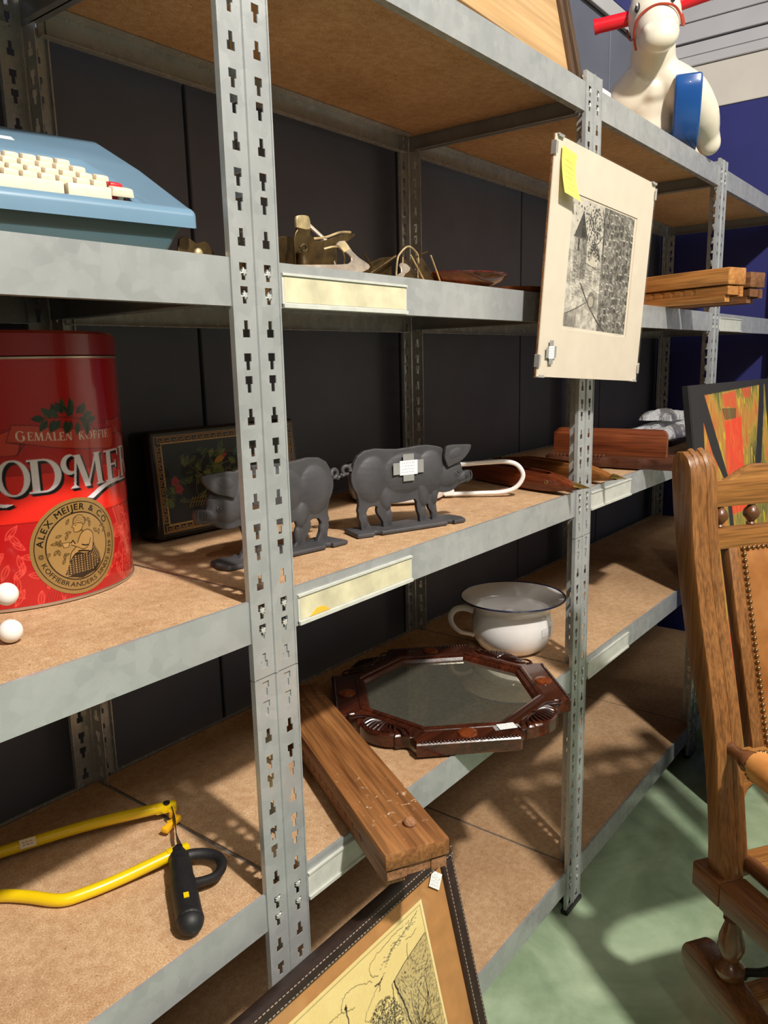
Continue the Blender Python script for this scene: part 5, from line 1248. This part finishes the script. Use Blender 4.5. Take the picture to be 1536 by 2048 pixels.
# ================================================================== abstract painting leaning on the rack
pa = thing('abstract_painting', 'tall abstract canvas in red, yellow and green with black bars, leaning behind the chair', 'painting', (0, 0, 0), 0)
yw_, ti_ = math.radians(-6), math.atan(.14)
pa.rotation_euler = Euler((-ti_, 0, yw_)); PH = 1.317
up_ = Vector((-math.sin(yw_)*math.sin(ti_), math.cos(yw_)*math.sin(ti_), math.cos(ti_)))
pa.location = Vector((1.668, -.024, 1.310))-up_*PH
BLKC = plain('black canvas', '1b1a1d', .6, 0, .15, 30, .1)
bm = NB(); box(bm, 0, .69, .001, .022, 0, PH, None, .002); obj('canvas', bm, BLKC, pa)
r = Ras(0, .69, 0, PH, .0022, '1a191c')
X, Y = np.meshgrid(r.X, r.Y-PH)
n1 = r.noise((16, 14), 1); n2 = r.noise((60, 26), 2); n3 = r.noise((7, 9), 3); n4 = r.noise((90, 40), 4)
mixv = .5*n3+.3*n1+.25*(n2-.5)+.25*(n4-.5)-.10+.62*(X-.25)
stops = [(.0, 'c9562a'), (.16, 'bd6a2c'), (.30, 'b98a35'), (.42, '8f8030'), (.56, '67642a'), (.72, '4a4a28'), (.9, '38351f')]
colr = np.zeros(X.shape+(3,))
for (p0, c0), (p1, c1) in zip(stops, stops[1:]):
    m = (mixv >= p0) & (mixv < p1+1e-6); tt = np.clip((mixv-p0)/(p1-p0), 0, 1)[..., None]
    colr = np.where(m[..., None], np.array(lin(c0))*(1-tt)+np.array(lin(c1))*tt, colr)
colr = np.where((mixv < 0)[..., None], np.array(lin('c9562a')), colr); colr = np.where((mixv >= .9)[..., None], np.array(lin('35321f')), colr)
yel = (n4 > .72) & (n2 > .5); colr = np.where(yel[..., None], np.array(lin('c7a82e')), colr)
inside = (X > .085-.05*np.clip((-Y-.1)/.5, 0, 1)) & (X < .625) & (Y < -.034+.03*(X-.085)) & (Y > -1.25) & (X > .04)
r.a[:] = np.where(inside[..., None], colr, r.a)
T_ = lambda x, y: (x, y+PH)
for pts, c in (([(.24, -.036), (.36, -.03), (.35, -.085), (.25, -.075)], 'd4462a'), ([(.41, -.026), (.49, -.022), (.48, -.06), (.42, -.055)], 'c94a2c'), ([(.23, -.08), (.35, -.085), (.34, -.118), (.25, -.118)], '4a4028')):
    r.poly([T_(*p) for p in pts], c, .8)
r.poly([T_(*p) for p in [(.243, -.123), (.385, -.115), (.375, -.42), (.245, -.42)]], 'e2431f'); 
rng = random.Random(6)
for k in range(90):
    x_, y_ = rng.uniform(.25, .375), rng.uniform(-.41, -.13); r.line([T_(x_, y_), T_(x_+rng.gauss(0, .004), y_-rng.uniform(.01, .035))], .003, rng.choice(('e2582a', 'd4361c', 'e88a30')), .5)
for k in range(500):
    x_, y_ = rng.uniform(.1, .6), rng.uniform(-1.2, -.05); r.line([T_(x_, y_), T_(x_+rng.gauss(0, .006), y_-rng.uniform(.01, .05))], .0035, rng.choice(('c9a530', 'b08a2a', '7d7a2c', '51502a', 'c8622a')), .35)
r.poly([T_(*p) for p in [(.05, -.36), (.085, -.37), (.12, -.60), (.10, -.80), (.05, -.80)]], 'd4361f', .85); r.poly([T_(*p) for p in [(.05, -.80), (.16, -.78), (.20, -.95), (.12, -1.0), (.05, -1.0)]], 'd4361f', .8)
for pts in ([(.085, -.03), (.105, -.03), (.245, -.31), (.212, -.31), (.132, -.213), (.077, -.10)], [(.575, -.01), (.62, -.01), (.600, -.10), (.53, -.30), (.475, -.30), (.555, -.08)], [(.212, -.30), (.245, -.30), (.265, -.70), (.235, -.70)], [(.635, 0), (.69, 0), (.69, -PH), (.635, -PH)]): r.poly([T_(*p) for p in pts], '18171a')
sheet('painted_face', r, attr_mat('acrylic paint', .45, .4), pa, lambda X, Y: (X, np.zeros_like(X), Y), 'streaked red, yellow and green paint with black bars')

# ================================================================== white cloth behind the chair
cl = obj('white_cloth_bag', crumple(.30, .24, .14, 5, 36), plain('white cotton', 'e8e6e2', .8, 0, .02), None, loc=(1.72, -.62, .62)); tag(cl, 'crumpled white cloth bag on a dark stool behind the chair back', 'bag')
stl = thing('dark_stool', 'small dark stool standing behind the rocking chair under a white cloth bag', 'stool', (1.72, -.62, 0))
bm = NB(); box(bm, -.16, .16, -.14, .14, .585, .618, None, .006, 2); obj('seat', bm, WDK, stl)
for sx in (-1, 1):
    for sy in (-1, 1):
        bm = NB(); tube(bm, [(sx*.13, sy*.11, .59), (sx*.145, sy*.125, .0005)], [.016, .013], 10); obj('leg', bm, WDK, stl)

# ================================================================== framed panel on the top shelf
fpn = thing('framed_wood_panel', 'large blond wood panel in ridged dark frame, standing on the top shelf', 'panel', (.985, .015, Z5+.0072), (math.radians(-12), 0, math.radians(2)))
BLOND = wood('blond plywood', 'b48e5e', 'd4b184', 0, .35, .55, None, .1, .5); DFR = wood('ridged dark frame wood', '3a291c', '6b523c', 2, 1.2, .4)
bm = NB(); box(bm, -.74, -.052, .010, .022, .006, .55, None, .001); o = obj('plywood', bm, BLOND, fpn)
t = NB(); 
for i, (x0, x1, d0) in enumerate(((-.056, -.040, 0), (-.040, -.030, .006), (-.030, -.014, -.003), (-.014, -.008, .005), (-.008, .002, .001))):
    box(t, x0, x1, d0, .030, 0, .62, None, .002, 2); box(t, -.80-x1-.06, -.80-x0-.06, d0, .030, 0, .62, None, .002, 2)
box(t, -.80, -.056, 0, .030, .55, .62, None, .003); obj('frame', t, DFR, fpn)
GRS = plain('green stain', '8a8a5a', .6, 0, .1)
bm = NB(); box(bm, -.05, .15, -.038, .06, 0, .046, None, .004); o = obj('white_box_lid', bm, plain('white plastic sheet', 'e9e4e0', .5, 0, .02), None, loc=(1.06, .085, Z5+.0006), rot=(0, 0, 0)); tag(o, 'flat white plastic box lid lying on the top shelf before the toy horse', 'lid')

# ================================================================== toy rocking horse on the top shelf
ho = thing('toy_rocking_horse', 'white plastic toy rocking horse with red handles and blue runners on the top shelf', 'toy horse', (1.634, .108, Z5+.0008), math.radians(22))
IVO = plain('ivory plastic', 'e2dac8', .3, 0, .03, 6, 0, .5, .2); HRED = plain('red plastic', 'd81a2c', .3, 0, .03); HBLU = plain('blue plastic', '1b4c90', .25, 0, .05, 12, 0, .5, .2)
def limb(bm, pts, rad, n=18):
    P = spline(pts, 9); m = len(P); R_ = [np.interp(k/(m-1)*(len(rad)-1), range(len(rad)), rad) for k in range(m)]
    for p_, r_ in zip(P, R_): ell(bm, p_, (r_, r_, r_), n=n)
HM = TR(-.065, 0, .318) @ Matrix.Rotation(math.radians(-9), 4, 'X') @ TR(.065, 0, -.318)
bm = NB()
ell(bm, (.12, 0, .16), (.17, .080, .075)); ell(bm, (.05, 0, .145), (.075, .075, .10)); ell(bm, (.25, 0, .165), (.08, .09, .075)); ell(bm, (.05, 0, .08), (.06, .07, .07))
limb(bm, [(.035, 0, .185), (.002, 0, .225), (-.031, 0, .265), (-.050, 0, .31)], [.074, .063, .058, .060], 24)
hb = NB(); ell(hb, (-.062, 0, .325), (.070, .070, .080)); ell(hb, (-.098, 0, .285), (.062, .058, .058)); ell(hb, (-.128, 0, .256), (.050, .052, .044)); ell(hb, (-.140, 0, .242), (.040, .046, .034))
for sy in (-1, 1): ell(hb, (-.156, sy*.026, .264), (.018, .018, .016)); ell(hb, (-.030, sy*.042, .400), (.016, .012, .038), (0, .2, sy*.2))
merge(bm, hb, HM)
for sy in (-1, 1):
    f_ = .62 if sy > 0 else .93; limb(bm, [(.0, sy*.050*f_, .185), (.012, sy*.105*f_, .145), (.055, sy*.145*f_, .100), (.100, sy*.166*f_, .066)], [.050, .056, .052, .040], 20)
    limb(bm, [(.110, sy*.172*f_, .058), (.122, sy*.182*f_, .036)], [.037, .034], 18)
    limb(bm, [(.27, sy*.06, .16), (.30, sy*.10, .11), (.30, sy*.125, .06)], [.06, .055, .04], 18)
ell(bm, (.34, 0, .18), (.03, .025, .05), (0, -.5, 0))
HB = blob(bm, .0040, 30, 'horse_body'); HB.materials.append(IVO); obj('body', HB, None, ho)
for sy in (-1, 1):
    bm = NB(); tube(bm, [HM @ Vector((-.045, sy*.055, .345)), HM @ Vector((-.045, sy*.152, .350))], .0185, 20); tube(bm, [HM @ Vector((-.045, sy*.147, .350)), HM @ Vector((-.045, sy*.155, .350))], .0200, 20); obj('handle', bm, HRED, ho)
    bm = NB(); ell(bm, HM @ Vector((-.1195, sy*.044, .338)), (.007, .006, .0135), (0, .35, sy*-.6), 14); e = obj('eye', bm, BLACKP, ho)
    bm = NB(); ell(bm, HM @ Vector((-.1260, sy*.0445, .343)), (.0028, .0028, .0042)); obj('eye_glint', bm, WBALL, e)
    prof = spl2([(-.070, .170), (-.055, .178), (-.036, .166), (-.026, .12), (-.008, .075), (.03, .042), (.10, .022), (.20, .020), (.28, .05), (.32, .10), (.335, .11), (.345, .095), (.33, .05), (.29, .012), (.22, .001), (.08, .001), (.0, .012), (-.035, .045), (-.058, .09), (-.072, .14), (-.070, .170)], 4)[:-1]
    bm = NB(); prism(bm, [(a, max(b, .0006)) for a, b in prof], (-.092-.036) if sy < 0 else .068, (-.092+.034) if sy < 0 else .118, 'xz', TR(0 if sy < 0 else .075, 0, 0), .007, 3); obj('runner', bm, HBLU, ho)
def strap(name, pts, rr): bm = NB(); tube(bm, spline([HM @ Vector(q) for q in pts], 6), rr, 6); obj(name, bm, plain('red brown strap', 'a8402c', .4), ho)
strap('bridle', [(-.108, -.0600, .268), (-.128, -.0555, .292), (-.143, -.038, .312), (-.147, 0, .322), (-.143, .038, .312), (-.128, .0555, .292), (-.108, .0600, .268), (-.095, .058, .245)], .0030)
for sy in (-1, 1): strap('rein', [(-.112, sy*.0600, .272), (-.085, sy*.0660, .276), (-.060, sy*.071, .292), (-.045, sy*.071, .318)], .0026)
bm = NB(); box(bm, .20, .26, -.05, .05, .235, .247, None, .004); obj('seat', bm, HRED, ho, 'red seat')
bm = NB(); tube(bm, [(.0, -.08, .030), (.0, .08, .030)], .016, 14); obj('foot_bar', bm, HBLU, ho)
